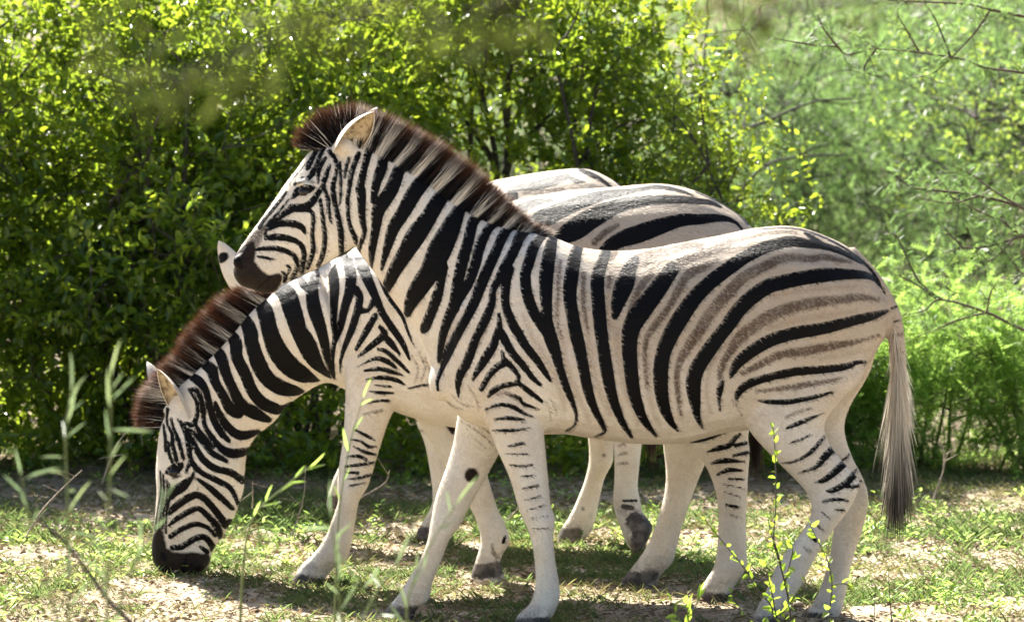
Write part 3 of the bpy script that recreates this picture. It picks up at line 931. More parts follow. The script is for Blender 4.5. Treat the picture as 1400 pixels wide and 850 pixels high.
A_CFG = dict(
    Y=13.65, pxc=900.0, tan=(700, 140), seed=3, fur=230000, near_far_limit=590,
    label="foremost zebra standing broadside with raised head above the grazing one",
    lofts=[
        # trunk
        ("612,432,598,512,84 655,335,614,555,138 700,316,642,577,172 742,319,692,589,190 790,337,760,591,206 840,343,820,600,222 890,339.5,880,606,228 935,331,935,604,226 985,322,985,592,218 1035,311.5,1032,585,212 1085,309.5,1085,568,200 1130,323,1122,556,178 1165,342,1158,540,146 1190,372,1182,505,104 1206,402,1204,468,58", 0.0, (.05, .02)),
        # neck
        ("452,188,486,338,58 490,188,496,352,58 520,202,511,372,62 552,221,530,400,68 590,248,552,430,78 630,278,573,458,94 675,303,588,500,116 715,314,602,535,140", 0.0, (.02, .03)),
        # head
        ("322,364,338,393,40 323,347,364,401,48 337,326,385,390,46 356,300,409,377,48 371,279,436,366,58 390,251,461,351,72 405,232,478,341,78 424,207,490,327,72 446,192,502,305,62", 0.0, (.022, .02)),
        # near fore, far fore
        ("640,450,735,455,64 646,490,737,500,68 652,535,742,540,64 664,575,743,580,57 681,618,746,618,49 697,654,749,650,43 709,695,753,690,42 717,713,759,708,44 726,737,756,730,37 731.5,775,759,765,29 731,803,764,793,31 724,826,765,818,36 710,838,758,836,40 702,850,752,848,44 698,860,750,858,47", [-.09, -.11, -.125, -.13, -.13, -.13, -.13, -.13, -.13, -.13, -.13, -.13, -.13, -.13, -.13], (0, .001)),
        ("640,480,722,510,60 632,535,715,560,60 624,577,702,590,56 619.5,606,681,622,50 609.5,640,662,656,44 596,678,643,690,42 589,712,628,718,42 584,740,614,738,36 572,768,602,768,28 554,798,591,795,30 541,817,586,818,34 529,830,570,832,35 518,846,566,846,42 514,856,564,856,44", [.07, .09, .11, .12, .12, .12, .12, .12, .12, .12, .12, .12, .12, .12], (0, .001)),
        # near hind, far hind
        ("1005,430,1188,455,70 1000,500,1180,513,80 1006,552,1150,546,78 1027,592,1128,577,66 1060,628,1133,604,54 1084,652,1150,628,45 1101,671,1169,648,41 1108.5,690,1175.5,662,41 1107.5,706,1162,694,37 1096,727,1138,725,30 1076,752,1121,750,29 1060,775,1108,774,30 1050.5,800,1096,797,34 1040,822,1084,818,35 1033,836,1068,834,38 1026,852,1066,850,42 1022,860,1064,859,44", [-.09, -.115, -.125, -.13, -.13, -.125, -.12, -.12, -.12, -.12, -.12, -.12, -.12, -.12, -.12, -.12, -.12], (0, .001)),
        ("1070,440,1200,468,70 1070,500,1188,510,76 1085,550,1163,552,68 1105,590,1154,585,54 1118,625,1164,622,45 1130,655,1179,652,42 1138,687,1187,678,42 1140,712,1183,708,36 1138,735,1176,733,29 1134,762,1167,760,29 1125,793,1160,791,31 1113,822,1154,820,35 1098,838,1148,840,38 1080,852,1130,854,42 1076,862,1128,862,44", [.08, .10, .11, .12, .12, .12, .12, .12, .12, .12, .12, .12, .12, .12, .12], (0, .001)),
        # tail dock
        ("1150,366,1168,337,30 1178,388,1199,370,24 1197,414,1218,400,21 1210,436,1231,426,20 1214,460,1236,457,20 1216,490,1239,490,19 1218,530,1239,530,17 1221,570,1236,570,12", 0.0, (.01, .01)),
    ],
    blobs=[
        (452, 305, -.035, .085, .052, .095), (452, 305, .035, .085, .052, .095),            # cheeks
        (417, 252, -.072, .034, .022, .012, -.35), (417, 252, .072, .034, .022, .012, -.35), # brows
        (327, 359, -.036, .022, .02, .028, .5), (327, 359, .036, .022, .02, .028, .5),       # nostrils
        (360, 390, 0.0, .055, .05, .026, -.25),                                            # chin
        (672, 470, -.13, .13, .075, .2, .25), (672, 470, .13, .13, .075, .2, .25),          # shoulders
        (700, 540, -.135, .08, .06, .09), (700, 540, .13, .08, .06, .09),
        (1085, 430, -.14, .22, .115, .22), (1085, 430, .14, .22, .115, .22),                # haunches
        (1060, 535, -.145, .12, .075, .10, -.5),
        (470, 200, -.045, .035, .03, .03), (470, 200, .045, .035, .03, .03),                # ear roots
        (606, 520, -.05, .05, .06, .07), (606, 520, .05, .05, .06, .07),                    # breast
    ],
    ears=[dict(base=(464, 210), tip=(511, 153), y=(-.06, -.10), open=(.72, -.68, -.2), w=.06, d=.046),
          dict(base=(478, 196), tip=(516, 147), y=(.055, .09), open=(.75, .6, -.2), w=.042, d=.036)],
    eyes=[(417, 260, .0205, -1), (417, 260, .0205, 1)],
    pattern=parse(A_PAT),
    hair=[("mane", [dict(base="427,206 440,196 456,189 480,186 505,196 525,208 550,224 580,246 607,265 635,285 660,301 685,311 712,318 742,321",
                         tip="396,196 404,172 432,146 484,134 528,149 557,162 590,180 621,199 649,219 675,242 697,264 715,285 733,304 760,316",
                         n=19000, low=22, lat=.042, lat2=.014, jit=3.2, wd=.0024, fore=.17, tip0=.66, probe=7, tipc=(.12, .048, .022), dark=.03, pale=(.86, .80, .70))]),
          ("tail_hair", [dict(base="1226,470 1228,500 1229,540 1229,572", tip="1226,645 1227,690 1229,725 1222,756", n=5200, low=0, lat=.022, lat2=.062,
                              jit=11, wd=.0022, mode='tail', y0=470, y1=560, yd=588, lmin=.6, latj=.02, pale=(.74, .67, .56), darkc=(.02, .015, .012)),
                         dict(base="1222,440 1226,480 1228,530", tip="1228,505 1236,560 1240,610", n=2600, low=0, lat=.02, lat2=.035, jit=8, wd=.002,
                              mode='tail', y0=440, y1=530, yd=640, lmin=.6, latj=.01, pale=(.76, .69, .58))])],
)
make_zebra(A_CFG)
# ------------------------------------------------------------------ zebra B: grazing, behind the front zebra
B_PAT = """
# face
k 223.3,579.8,2.5 225.6,596.8,4 226.5,615.6,4
k 229,559,4 228.4,578,3 235,593,4 236,608,5 241.6,628.8,5
k 230,604,3 231,619,4 235,630.7,4
k 234,572,3.5 236.9,583.6,3 243.4,600.5,5 251,627,4
k 242.5,572,2.5 251,589,3 256.6,604,6 260.4,627,6 264,634,7 276,646,6 296,656,7 314,666,6 323,682,5 326,692,4
k 258,634,5 254,646,3
k 247,574,2 260.4,596.8,5 269.8,615.6,7 279,629,8 294,640,8 314,645,8 328,654,8 333,660,5
k 258.5,585.5,3 275.5,602.4,6 290.5,619.4,7 309.4,629.7,5
k 260.4,536.5,3 268,547.8,4 269.8,564.7,5 264,579.8,6 254.7,578,4
k 267,578,4 269.8,585.5,5 281,600.5,6 292.4,612,3
k 258.5,531.8,4 269.8,534.6,6 277,555,6 279,578,5 286.8,593,6 301.8,611.8,8 317,619.4,11 335,617.5,10
k 265,645,3 262,652,5 250,664,12 238,672,11 235,680,5
k 268,653,3 286,666,7 304,682,7 318,695,5
k 270,666,2 271,667,3
k 232,702,4 238,694,8 254,682,9 270,676,8 284,686,8 298,702,8 310,718,9 313,712,6
k 231,718,3 240,710,6 258,699,7 272,695,6 286,707,7 298,722,8 301,734,6
k 233,733,6 246,724,6 266,716,6 284,721,5 294,732,4
k 235,748,6 248,747,7 266,736,7 280,734,7 290,746,7 290,752,4
k 274,747,4 283,754,6
k 219,644,2.5 220,670,2 215,700,2 212,724,3
k 223,648,2.5 224,670,3 219,704,2.5 217,724,3
k 228,656,2 229,674,3 223,702,3 222,722,3
k 231,660,2 232,676,3.5 227,706,3 227,728,3
k 229,645,6 238,641.5,13 246,637,8 249,634,4
d 238,652,6 247,650,3
k 256,758,2 252,770,2 249,784,3
k 222,757,5 225,763,6
d 224,787,14 250,791,16 272,789,14
d 218,728,12 215,744,24 217,758,30 230,768,32 246,772,34 262,770,32 276,767,22 282,762,12
# neck
k 258,512,8 271.7,520.5,11 281,532.7,8 286.8,555,8 292.4,574,8 301.8,591,8 313,602.4,5
k 274,494,9 288.6,504.5,14 294,521.4,11 305.6,542,11 315,559,13 326,565,12
k 294,549.7,4 301.8,568.5,8 315,587,10 330,595,11 350.8,591,8
k 292,474,10 301.8,487.5,14 309,510,12 320.7,536.5,12 330,553,14 345,563,15 361,571,10 368,574,6
k 311,452,11 322,468,15 324,488,14 335.5,512,14 345,534.6,14 358,549.7,14 372,557,14 386,560,11 396,553,6
k 330,430,12 341,449,17 345,471.7,17 354,498,19 366,518,18 385,530,18 403,534,12 413,535.5,5
k 350,408,13 361.8,424.6,19 369,453,20 379,479,24 395.7,500,24 412,511,20 427,517,9 435.5,520,3
k 378,392,16 392,402,22 401,428,22 409,453,19 418,480,13 429,497.7,9 445,511,5 451.5,515.6,3
k 412,450,12 424.7,468.6,12 438,497.7,8 449,511,4
k 410,380,8 414,388,9 420,395,7
k 431.4,373,10 427,397,14 429,419,17 436,441.8,15 442.6,464,12 447,486.5,9 452.7,509,4 457,518,2
k 452,358,11 457,386,12 457,408,10 456,441.8,7 457,457,5 456,486.5,3
k 472,346,12 479.5,374.7,13 478,397,12 471.7,419,10 465,446,9 457,468.6,6 455,491,4 457,515.6,3
k 487,395,8 491.8,408,9 487,430.6,9 480.6,450.7,8 471.7,473,6 466,491,4 465,509,2
k 491.8,424,9 503,424,5 509.7,412.7,7
k 491,348,13 494,358,14 499.6,374.7,13 507.4,392.6,11 516.4,412.7,9 523,428,8 536.5,448.5,8 550,468.6,7 560,491,3
k 515,372,3 525,395,4 536.5,412.7,6 550,432.8,4 559,457,3 567.8,477.5,1
k 513,431.7,7 500.7,453,8 487,477.5,4
k 519.7,447,5 525,457,8 507.4,473,7 489.5,487.6,3
k 526,460,7 534,468.6,8 546.6,484,3
k_near 516.4,477.5,3 527.5,479.8,5 543,493,5 559,509,3
k_near 487,502,1 505,493,3 516.4,489.8,5 529.8,494,6 542,503,3
k_near 498.5,506.6,3 518.6,504,5 534,507.7,5 552,513,2
k_near 500.5,518.6,2 523,515.8,5 542,519.5,5 554,526,2
k_near 512,526,2 534,528.6,3
k_near 505,534.6,1.5 519,536.5,4 538,537,2.5
k_near 499.5,552.5,1 515.5,547.8,3 531.5,547.4,3
b_near 496.7,565.6,2 522,561,3
k_near 485.4,587,2.5 500.5,595,4 512,601.4,2
k_near 480,600.5,2 493,603,3 504,610,4 515.5,610,2
k_near 483.5,610,2 500.5,618,4 513.6,621,3
k_near 472,624.6,1.5 489,623,4 501,628,3
k_near 472,637,2.5 493,635,4 512,631.5,2.5
k_near 473.5,645.5,2 489,646,4
k_near 473.5,655,1.5 490,653,3 506,649,3.5
k_near 477,664,2.5 501,659,2
d_far 616,561,13 615.5,580,17 619,595,8
# trunk, mostly behind the front zebra
k 540,335,10 552,370,14 570,420,14 592,480,12 610,540,5
k 580,316,12 592,360,16 604,420,16 622,490,13 640,555,5
k 622,298,12 634,350,17 644,420,17 660,500,14 680,570,5
k 664,284,12 680,340,18 690,410,18 704,490,15 728,570,5
k 714,284.6,13 733,277,8 755,273.5,4
k 763,289,20 735,305,23 722,340,22 728,410,20 742,490,16 770,570,5
k 947.7,268,2 931.4,261.6,4 899,256,5 863.6,261.6,6 823,268,12 790,278,16 763,288.7,20
k 985.7,283,3 972,277,6 953,275,7 931.4,273,9 904,273,11 877,275,13 844.6,282,17 812,297,24 787.6,313,26 768.6,327,20 758,370,21 762,430,19 778,510,14 806,585,4
k 1014,313,3 1004.7,303.6,4 985.7,298,8 958.6,299.6,12 931.4,301,15 904,309,19 871.7,320,22 844.6,329.4,18 826,346,16 808,380,19 800,430,19 812,500,15 846,580,4
k 1030,350,4 1000,346,11 950,352,15 905,372,17 872,405,17 858,450,17 862,510,13 880,570,4
k 1036,400,4 1000,400,11 955,412,14 920,440,13 906,480,10 904,520,4
k 1034,450,3 1000,452,9 960,466,11 930,490,6
k 1036,505,2 1000,508,6 960,520,4
b 812,332,6 828,317,7 844.6,308,4
b 774,306,3 784,300,3
k 950,262,1.5 985,277.5,2.5 1008,291.5,3 1023,306,3
k_near 943,605,1.5 960.6,600.6,5 981,591.8,7 1002,581.5,7
k_near 966.5,617.6,2 984,612,6 996,609,6 1004.7,599,5 1012,593,3
k_near 1004.7,609,4 1020,605,4
k_near 1003,622,3.5 1024.7,617.6,4
k_near 972,633,2.5 990,629.4,6 1018,630.6,2
k_near 979.7,649,2.5 996,642,5 1015,643,2.5
k_near 996,654,3 1018,655,2.5
k_near 988.5,661,2 1018,667.6,1.5
k_near 990,671.8,1.5 1012,679.4,2
k_near 993,689.4,3 1007.6,693,4
b_near 998,703,2 1008,706,2
b_near 562,485,1 572,505,2 566,524,1
b_near 572,480,1 581,502,2 576,520,1
b_near 580,490,1 588,506,1.5 584,522,1
k 558,531,2 575,527,3 594,524,2
h_near 394,794,12 420,799,14 442,801,8
h_far 644,790,10 668,788,12 692,790,10
h_near 950,818,10 975,822,12 1002,820,8
h_far 845,797,10 870,800,12 896,798,8
k_far 690,744,5 688,751,5
b_far 672,752,3 674,764,6 680,772,5
"""
B_CFG = dict(
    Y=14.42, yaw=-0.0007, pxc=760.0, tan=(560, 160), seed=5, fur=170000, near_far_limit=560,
    label="grazing zebra in the middle with its head lowered to the grass",
    lofts=[
        ("440,395,462,498,84 462,356,494,540,134 500,350,540,562,162 552,330,592,578,186 610,303,642,587,205 660,285,690,592,218 720,270.5,742,593,226 780,260,790,592,228 840,255.5,846,585,224 897,251,902,575,216 935,256,946,560,200 968,268,985,540,176 1000,286,1012,510,138 1022,305,1030,460,92 1034,338,1038,410,44", 0.0, (.03, .02)),
        ("222,560,344,604,54 243,530,355,592,56 265,510,374,577,60 292,484,396,552,66 318,456,420,535,74 345,424,446,523,90 385,392,468,530,112 432,368,494,548,134", 0.0, (.02, .03)),
        ("217,779,276,788,44 208,764,287,772,50 207,742,291,752,46 210,724,304,734,48 212,700,320,706,56 214,672,333,670,68 213,645,335,641,76 215,612,338,617,76 218,588,346,602,66 228,560,352,590,58", 0.0, (.012, .02)),
        ("478,430,560,445,64 472,490,566,505,68 472,535,553,537,62 471,570,533,572,53 468,605,521,607,46 463,640,511,640,44 461,664,502,666,43 462,686,491,684,36 453,712,486,712,29 444,735,481,740,30 428,757,474,764,34 412,772,456,776,35 398,795,442,796,42 395,804,443,804,44",
         [-.09, -.115, -.12, -.12, -.12, -.12, -.12, -.12, -.12, -.12, -.12, -.12, -.12, -.12], (0, .001)),
        ("545,480,640,500,64 551,540,650,542,58 566,568,646,560,52 583,595,650,585,46 600,622,657,610,44 618,652,664,640,44 632,675,671,665,37 643,695,680,694,30 653,716,691,718,32 657,740,697,738,34 651,763,685,762,32 645,780,687,778,37 643,793,691,790,42 642,799,692,797,43",
         [.08, .11, .12, .12, .12, .12, .12, .12, .12, .12, .12, .12, .12, .12], (0, .001)),
        ("925,470,1036,460,76 922,530,1040,530,78 933,588,1024,588,66 955,622,1025,618,52 971,650,1023,645,44 981,685,1021,683,40 982,715,1020,715,32 980,750,1021,748,30 976,773,1021,772,34 965,792,1010,792,34 957,806,1002,804,37 950,822,1001,820,43 949,828,1002,828,44",
         [-.1, -.12, -.125, -.125, -.12, -.12, -.12, -.12, -.12, -.12, -.12, -.12, -.12], (0, .001)),
        ("895,490,1000,480,68 898,555,992,555,66 905,600,979,605,56 910,640,963,636,47 909,670,952,662,42 903,695,941,692,37 896,718,932,720,31 886,743,925,748,30 872,765,919,768,34 859,781,905,783,35 845,800,896,799,43 843,806,897,806,44",
         [.1, .12, .12, .12, .12, .12, .12, .12, .12, .12, .12, .12], (0, .001)),
        ("1002,318,1016,296,26 1026,344,1041,332,17 1034,400,1049,396,15 1034,460,1049,460,14 1029,520,1042,522,13 1028,560,1040,560,10", 0.0, (.01, .01)),
    ],
    blobs=[
        (300, 625, -.035, .075, .05, .1, .5), (300, 625, .035, .075, .05, .1, .5),
        (239, 634, -.074, .022, .026, .036, -.15), (239, 634, .074, .022, .026, .036, -.15),
        (216, 758, -.036, .022, .02, .028, -.2), (216, 758, .036, .022, .02, .028, -.2),
        (272, 770, 0.0, .032, .05, .032, 0),
        (525, 455, -.13, .14, .07, .2, -.2), (525, 455, .13, .14, .07, .2, -.2),
        (512, 530, -.125, .1, .06, .1), (600, 520, .12, .1, .06, .1),
        (940, 380, -.14, .22, .11, .22), (940, 380, .14, .22, .11, .22),
        (252, 562, -.05, .03, .03, .04), (248, 558, .05, .03, .03, .04),
    ],
    ears=[dict(base=(254, 572), tip=(215, 504), y=(-.075, -.11), open=(-.72, -.6, -.2), w=.05, d=.036),
          dict(base=(232, 552), tip=(201, 494), y=(.06, .10), open=(-.7, .5, .2), w=.04, d=.036)],
    eyes=[(240, 641, .021, -1), (240, 641, .021, 1)],
    pattern=parse(B_PAT),
    hair=[("mane", [dict(base="217,586 222,568 232,545 250,524 270,505 292,484 316,458 338,433 352,418 372,402",
                         tip="184,588 179,566 184,538 206,506 230,481 247,452 268,428 290,405 316,390 350,395",
                         n=16000, low=22, lat=.04, lat2=.012, jit=3.4, wd=.0024, fore=.16, tip0=.58, probe=7, tipc=(.125, .046, .02), dark=.05, pale=(.84, .78, .68))]),
          ("tail_hair", [dict(base="1036,500 1034,530 1033,558", tip="1030,610 1032,640 1034,668", n=1300, low=0, lat=.012, lat2=.03, jit=6, wd=.0022,
                              mode='tail', y0=500, y1=560, yd=430, lmin=.6, latj=.012, pale=(.3, .25, .2), darkc=(.03, .02, .015))])],
)
make_zebra(B_CFG)

# ------------------------------------------------------------------ zebra C: farthest, head hidden behind the others
C_PAT = """
k 470,350,10 478,400,12 485,460,8 488,510,3
k 505,325,10 520,380,14 530,450,12 540,520,4
k 550,300,10 565,350,16 575,430,14 590,530,4
k 600,275,10 612,340,17 622,430,15 640,540,4
k 650,260,12 662,330,18 672,430,16 690,550,4
k 700,262,12 708,330,18 718,430,16 735,555,4
k 776,240,4 768,244,9 740,252,11 716,256,9 700,258,4
k 800,249,2 786,247,6 775,240,3
k 838,258,3 822,246,5 806,238,6 792,232,4
k 860,285,3 830,275,10 795,280,14 765,310,16 752,370,17 756,450,14 775,540,4
k 866,330,3 830,325,11 798,345,13 785,390,14 786,450,12 796,520,4
k 868,375,3 835,380,11 812,410,11 806,460,5
k 868,430,2 838,440,8 815,470,4
b 770,259,4 740,262,6 715,264,4
k 815,232,1.5 838,245,2.5 856,261,3
k 345,405,6 352,430,8 362,445,4
k 372,388,6 378,420,8 388,450,4
k 400,376,8 406,410,10 418,452,4
k 430,366,8 436,410,10 448,465,4
k 338,450,5 350,460,6 362,470,3
k 340,490,5 352,495,6 364,500,3
d 336,560,18 350,566,26
b_near 845,610,1.5 853,606,3
b_near 845,622,2 856,619,3
b_near 845,634,2 856,632,3
k_near 852,684,3 870,684,3
k_near 852,692,5 864,694,5
b_near 567,575,4 577,570,4
b_near 570,590,3 584,586,3
d_far 826,627,4 827,628,4
d_far 797,701,3 799,703,3
h_near 868,712,14 882,726,22 876,748,18
h_far 764,737,8 790,736,8
h_near 568,732,14 605,732,14
h_far 446,692,12 468,690,12
"""
C_CFG = dict(
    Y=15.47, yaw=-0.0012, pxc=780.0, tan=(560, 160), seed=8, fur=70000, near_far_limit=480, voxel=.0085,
    label="farthest zebra mostly hidden, only its back, legs and an ear showing",
    lofts=[
        ("452,386,464,466,76 478,344,492,510,124 530,310,540,524,158 590,277,600,548,182 650,253,660,566,196 710,240,716,572,205 760,232.5,765,568,205 800,230.5,806,556,194 830,241.5,836,540,168 854,259,860,500,126 871,292,874,430,76", 0.0, (.03, .02)),
        ("352,402,372,440,48 384,386,398,446,58 420,372,434,452,72 462,352,476,470,94 500,335,506,500,120", 0.0, (.02, .02)),
        ("334,566,366,568,38 332,540,370,542,42 332,510,374,512,48 332,475,382,478,62 334,440,388,446,62 344,408,390,428,50", 0.0, (.03, .02)),
        ("825,460,878,455,64 830,540,885,538,60 838,600,878,602,46 840,640,874,640,40 839,665,872,665,33 838,685,876,685,31 841,702,879,700,32 848,722,889,712,35 856,742,893,722,37 867,757,884,742,30",
         [-.1, -.11, -.115, -.115, -.115, -.115, -.115, -.115, -.115, -.115], (0, .004)),
        ("785,470,850,470,62 798,545,846,545,58 804,600,839,602,46 805,630,838,630,41 799,657,827,652,35 790,680,820,680,29 779,704,815,706,30 766,724,808,728,34 760,739,798,737,39 758,744,799,744,40",
         [.09, .11, .115, .115, .115, .115, .115, .115, .115, .115], (0, .001)),
        ("548,450,620,460,58 553,520,622,525,56 566,570,620,570,46 580,605,620,605,41 587,640,622,640,37 591,670,622,670,32 590,690,620,690,28 581,708,612,706,30 570,726,607,726,37 568,738,607,738,39",
         [-.09, -.1, -.1, -.1, -.1, -.1, -.1, -.1, -.1, -.1], (0, .001)),
        ("500,440,565,450,56 494,500,548,510,52 488,555,530,565,43 480,595,514,606,38 466,632,494,636,29 456,653,481,658,30 450,671,470,675,30 446,690,467,689,33 446,695,467,695,30",
         [.09, .1, .1, .1, .1, .1, .1, .1, .1], (0, .004)),
        ("858,276,868,264,18 872,310,884,304,15 878,380,890,378,14 882,460,894,460,13 884,540,895,540,10", 0.0, (.01, .01)),
    ],
    blobs=[(360, 470, -.03, .06, .045, .08), (360, 470, .03, .06, .045, .08),
           (520, 440, -.12, .13, .065, .18), (520, 440, .12, .13, .065, .18),
           (800, 340, -.13, .2, .1, .2), (800, 340, .13, .2, .1, .2)],
    ears=[dict(base=(343, 414), tip=(299, 329), y=(-.06, -.08), open=(.4, .85, -.2), w=.055, d=.03, band=(.76, .055)),
          dict(base=(372, 396), tip=(360, 330), y=(.05, .09), open=(.5, .8, 0), w=.042, d=.036)],
    eyes=[(345, 455, .02, -1), (345, 455, .02, 1)],
    pattern=parse(C_PAT),
    hair=[("mane", [dict(base="350,402 384,386 420,372 450,358", tip="338,372 365,352 402,338 440,330", n=2500, low=10, lat=.026, lat2=.012, jit=3, wd=.003,
                         tip0=.55, probe=9)]),
          ("tail_hair", [dict(base="888,480 889,510 890,538", tip="886,600 890,622 893,648", n=1100, low=0, lat=.012, lat2=.04, jit=7, wd=.0024,
                              mode='tail', y0=480, y1=540, yd=470, lmin=.6, latj=.014, pale=(.3, .25, .2), darkc=(.035, .022, .016))])],
)
make_zebra(C_CFG)
# ------------------------------------------------------------------ vegetation behind
def wx(px, Y): return (px - 700.0) / FPX * Y
LEAF = dict(l0=.026, l1=.066, asp=.5, t0=.10, t1=.24, wild=.6)
LEAF2 = dict(l0=.02, l1=.042, asp=.5, t0=.12, t1=.26, wild=.6)
FEATH = dict(l0=.05, l1=.09, asp=.24, t0=.15, t1=.35, wild=.5, feather=True)

def green(px, Y, label, zc, rad, clumps, seed, mat=None, stems=None, **kw):
    x = wx(px, Y)
    clumps = int(clumps * .6)
    return shrub("shrub", label, "shrub", (x, Y), (x + kw.pop('dx', 0), Y, zc), rad, kw.pop('n_stem', 7), clumps, kw.pop('twigs', 18), kw.pop('per', 11),
                 kw.pop('leaf', LEAF), mat or M_LEAF, seed, "broad-leaved shrubs behind the zebras", stems=stems, spread=.145, lowest=.04, **kw)

green(-70, 18.2, "green shrub at the left edge of the thicket, left of all the zebras", 1.15, (.75, .7, 1.2), 120, 21)
green(95, 18.5, "tall glossy green shrub behind the tall weeds on the left", 1.2, (.68, .7, 1.2), 135, 22)
green(250, 18.2, "dense green shrub behind the grazing zebra's head and mane", 1.15, (.62, .7, 1.15), 130, 23)
green(400, 18.7, "dark green shrub right behind the raised zebra head", 1.2, (.62, .65, 1.25), 130, 24)
green(505, 19.0, "green shrub behind the ears and mane of the standing zebra", 1.15, (.38, .6, 1.25), 80, 25)
green(838, 18.9, "broad green shrub rising behind the zebras' backs", 1.15, (.44, .6, 1.2), 95, 26)
green(955, 18.4, "low sunlit yellow-green shrub beside the feathery acacias", .85, (.36, .45, .82), 105, 27, M_LEAF_SUN, leaf=LEAF2, n_stem=5, twigs=16)
green(650, 20.2, "low shaded shrub deep in the gap between the bigger shrubs", .5, (.5, .4, .55), 34, 28)
green(160, 20.8, "second-row shrub in the dark behind the left shrubs", 1.2, (1.0, .6, 1.25), 90, 29, twigs=18)

def lineat(s, Y):
    p = pts(s); return at(p[:, 0], p[:, 1], np.full(len(p), Y) if np.ndim(Y) == 0 else np.asarray(Y))

# the bare-stemmed little tree seen in the gap
tr_st = [lineat("690,668 690,420 692,238 696,190 712,148 726,108 738,50 742,-40", 19.3),
         lineat("688,660 684,400 679,235 671,180 660,128 664,60 655,-30", 19.25),
         lineat("645,660 646,400 643,200 645,130 639,60 644,-30", 19.5),
         lineat("690,240 705,205 738,172 760,150 790,118", 19.2),
         lineat("535,650 542,400 553,160 570,100 572,40 580,-30", 19.1),
         lineat("697,190 690,140 700,90 720,40", 19.3), lineat("677,225 655,190 640,170 622,150", 19.3)]
xg = wx(690, 19.3)
shrub("small_tree", "slim dark-stemmed tree in the gap above the standing zebra's mane", "tree", (xg, 19.3), (xg - .08, 19.4, 1.95), (.55, .6, .55), 1, 42, 18, 10, LEAF,
      M_LEAF, 31, stems=tr_st, stem_r=.016, skirt=0, lowest=1.72, trunk_name="trunk")

def acacia(px, Y, label, zc, rad, clumps, seed, twigs=16, per=8, mat=None, leaf=FEATH, **kw):
    x = wx(px, Y)
    return shrub("acacia", label, "tree", (x, Y), (x, Y, zc), rad, kw.pop('n_stem', 6), clumps, twigs, per, leaf, mat or M_FEATHER, seed,
                 "feathery acacias on the right", trunk_name="branches", spread=.26, stem_r=.010, **kw)
acacia(1085, 23.0, "pale feathery acacia right beside the sunlit yellow-green shrub", 1.0, (1.0, .8, 1.15), 115, 41,
       stems=[lineat("1100,600 1030,420 1000,300 1040,231 1096,214 1155,212", 21.2), lineat("1090,610 1010,450 930,260 950,175 960,110 966,40 970,-20", 22.0), lineat("1080,600 1040,430 990,250 1000,190 1050,165 1110,140 1165,135", 21.2)])
acacia(1250, 26, "feathery acacia in the middle distance beyond the standing zebra's rump", 1.05, (1.3, .9, 1.15), 120, 42)
acacia(1420, 23.5, "feathery acacia at the right edge of the view", 1.05, (1.0, .8, 1.1), 100, 43)
acacia(1000, 29, "far pale acacia showing above the two rear zebras' backs", 1.1, (1.6, .9, 1.2), 110, 44)
acacia(690, 26.0, "far acacia glimpsed pale through the gap in the shrubs", 1.1, (1.3, .9, 1.2), 90, 45)
acacia(1310, 31.0, "farthest acacia above the yellow-leaved bush", 1.2, (1.8, 1, 1.2), 100, 46)
xy_ = wx(1345, 22.0)
shrub("yellow_bush", "bush with yellow leaves glowing out of focus on the right", "shrub", (xy_, 22.0), (xy_, 22.0, 1.38), (.42, .4, .36), 4, 20, 9, 7, LEAF2, M_YELLOW, 47, lowest=.8, stem_r=.007, trunk_name="branches")

# the thorn tree reaching in from the right, in focus
thorn = ["1480,480 1400,451 1349,427 1287,409.5 1264,424 1233,432", "1287,409.5 1258,386 1240,350 1228,325 1208,319", "1280,408 1258,392 1232,378 1215,372",
         "1349,427 1352,400 1358,384", "1349,427 1310,438 1280,452 1255,462",
         "1500,330 1400,285 1338,268 1278,261 1247,257 1228,240", "1400,285 1360,262 1330,240 1300,225", "1338,268 1300,277 1255,270",
         "1500,360 1400,322 1372,303 1349,294 1318,278 1290,262", "1400,322 1349,338 1318,340 1287,349", "1383,328 1365,345 1345,356", "1318,340 1300,322 1290,312",
         "1500,45 1400,23 1353,13 1320,6 1240,2 1218,1", "1353,15 1338,38 1320,59 1300,79 1275,100 1240,108", "1500,118 1400,100 1345,92 1320,82",
         "1320,82 1284,76 1231,69 1198,66 1180,50", "1300,79 1290,50 1280,25 1270,8", "1256,70 1240,45 1226,22", "1198,66 1180,95 1200,105",
         "1145,64 1106,61 1060,53", "1145,64 1160,75 1198,66", "1145,64 1125,40 1115,20", "1500,500 1420,400 1395,372 1360,330"]
base_x = wx(1560, 17.0)
root = empty("thorn_tree", (base_x, 17.0, 0))
tag(root, "thorny tree outside the right edge with thin brown branches reaching in", "tree")
tb = Tubes(); rng = np.random.default_rng(51)
trunk = np.array([[base_x, 17.0, -.1], [base_x + .05, 17.05, .6], [base_x - .05, 17, 1.3], [base_x + .02, 17, 2.0], [base_x + .2, 17.1, 3.0]])
tb.add(catmull(trunk, 5), .06, .03, 8)
for z0, px_, py_ in ((.45, 1480, 480), (.7, 1500, 500), (1.0, 1500, 360), (1.1, 1500, 330), (1.6, 1500, 118), (1.75, 1500, 45)):
    e = at(px_, py_, 17.0); tb.add(curve([base_x, 17.0, z0], e, .1, rng), .022, .011, 6)
C = []; Dd = []
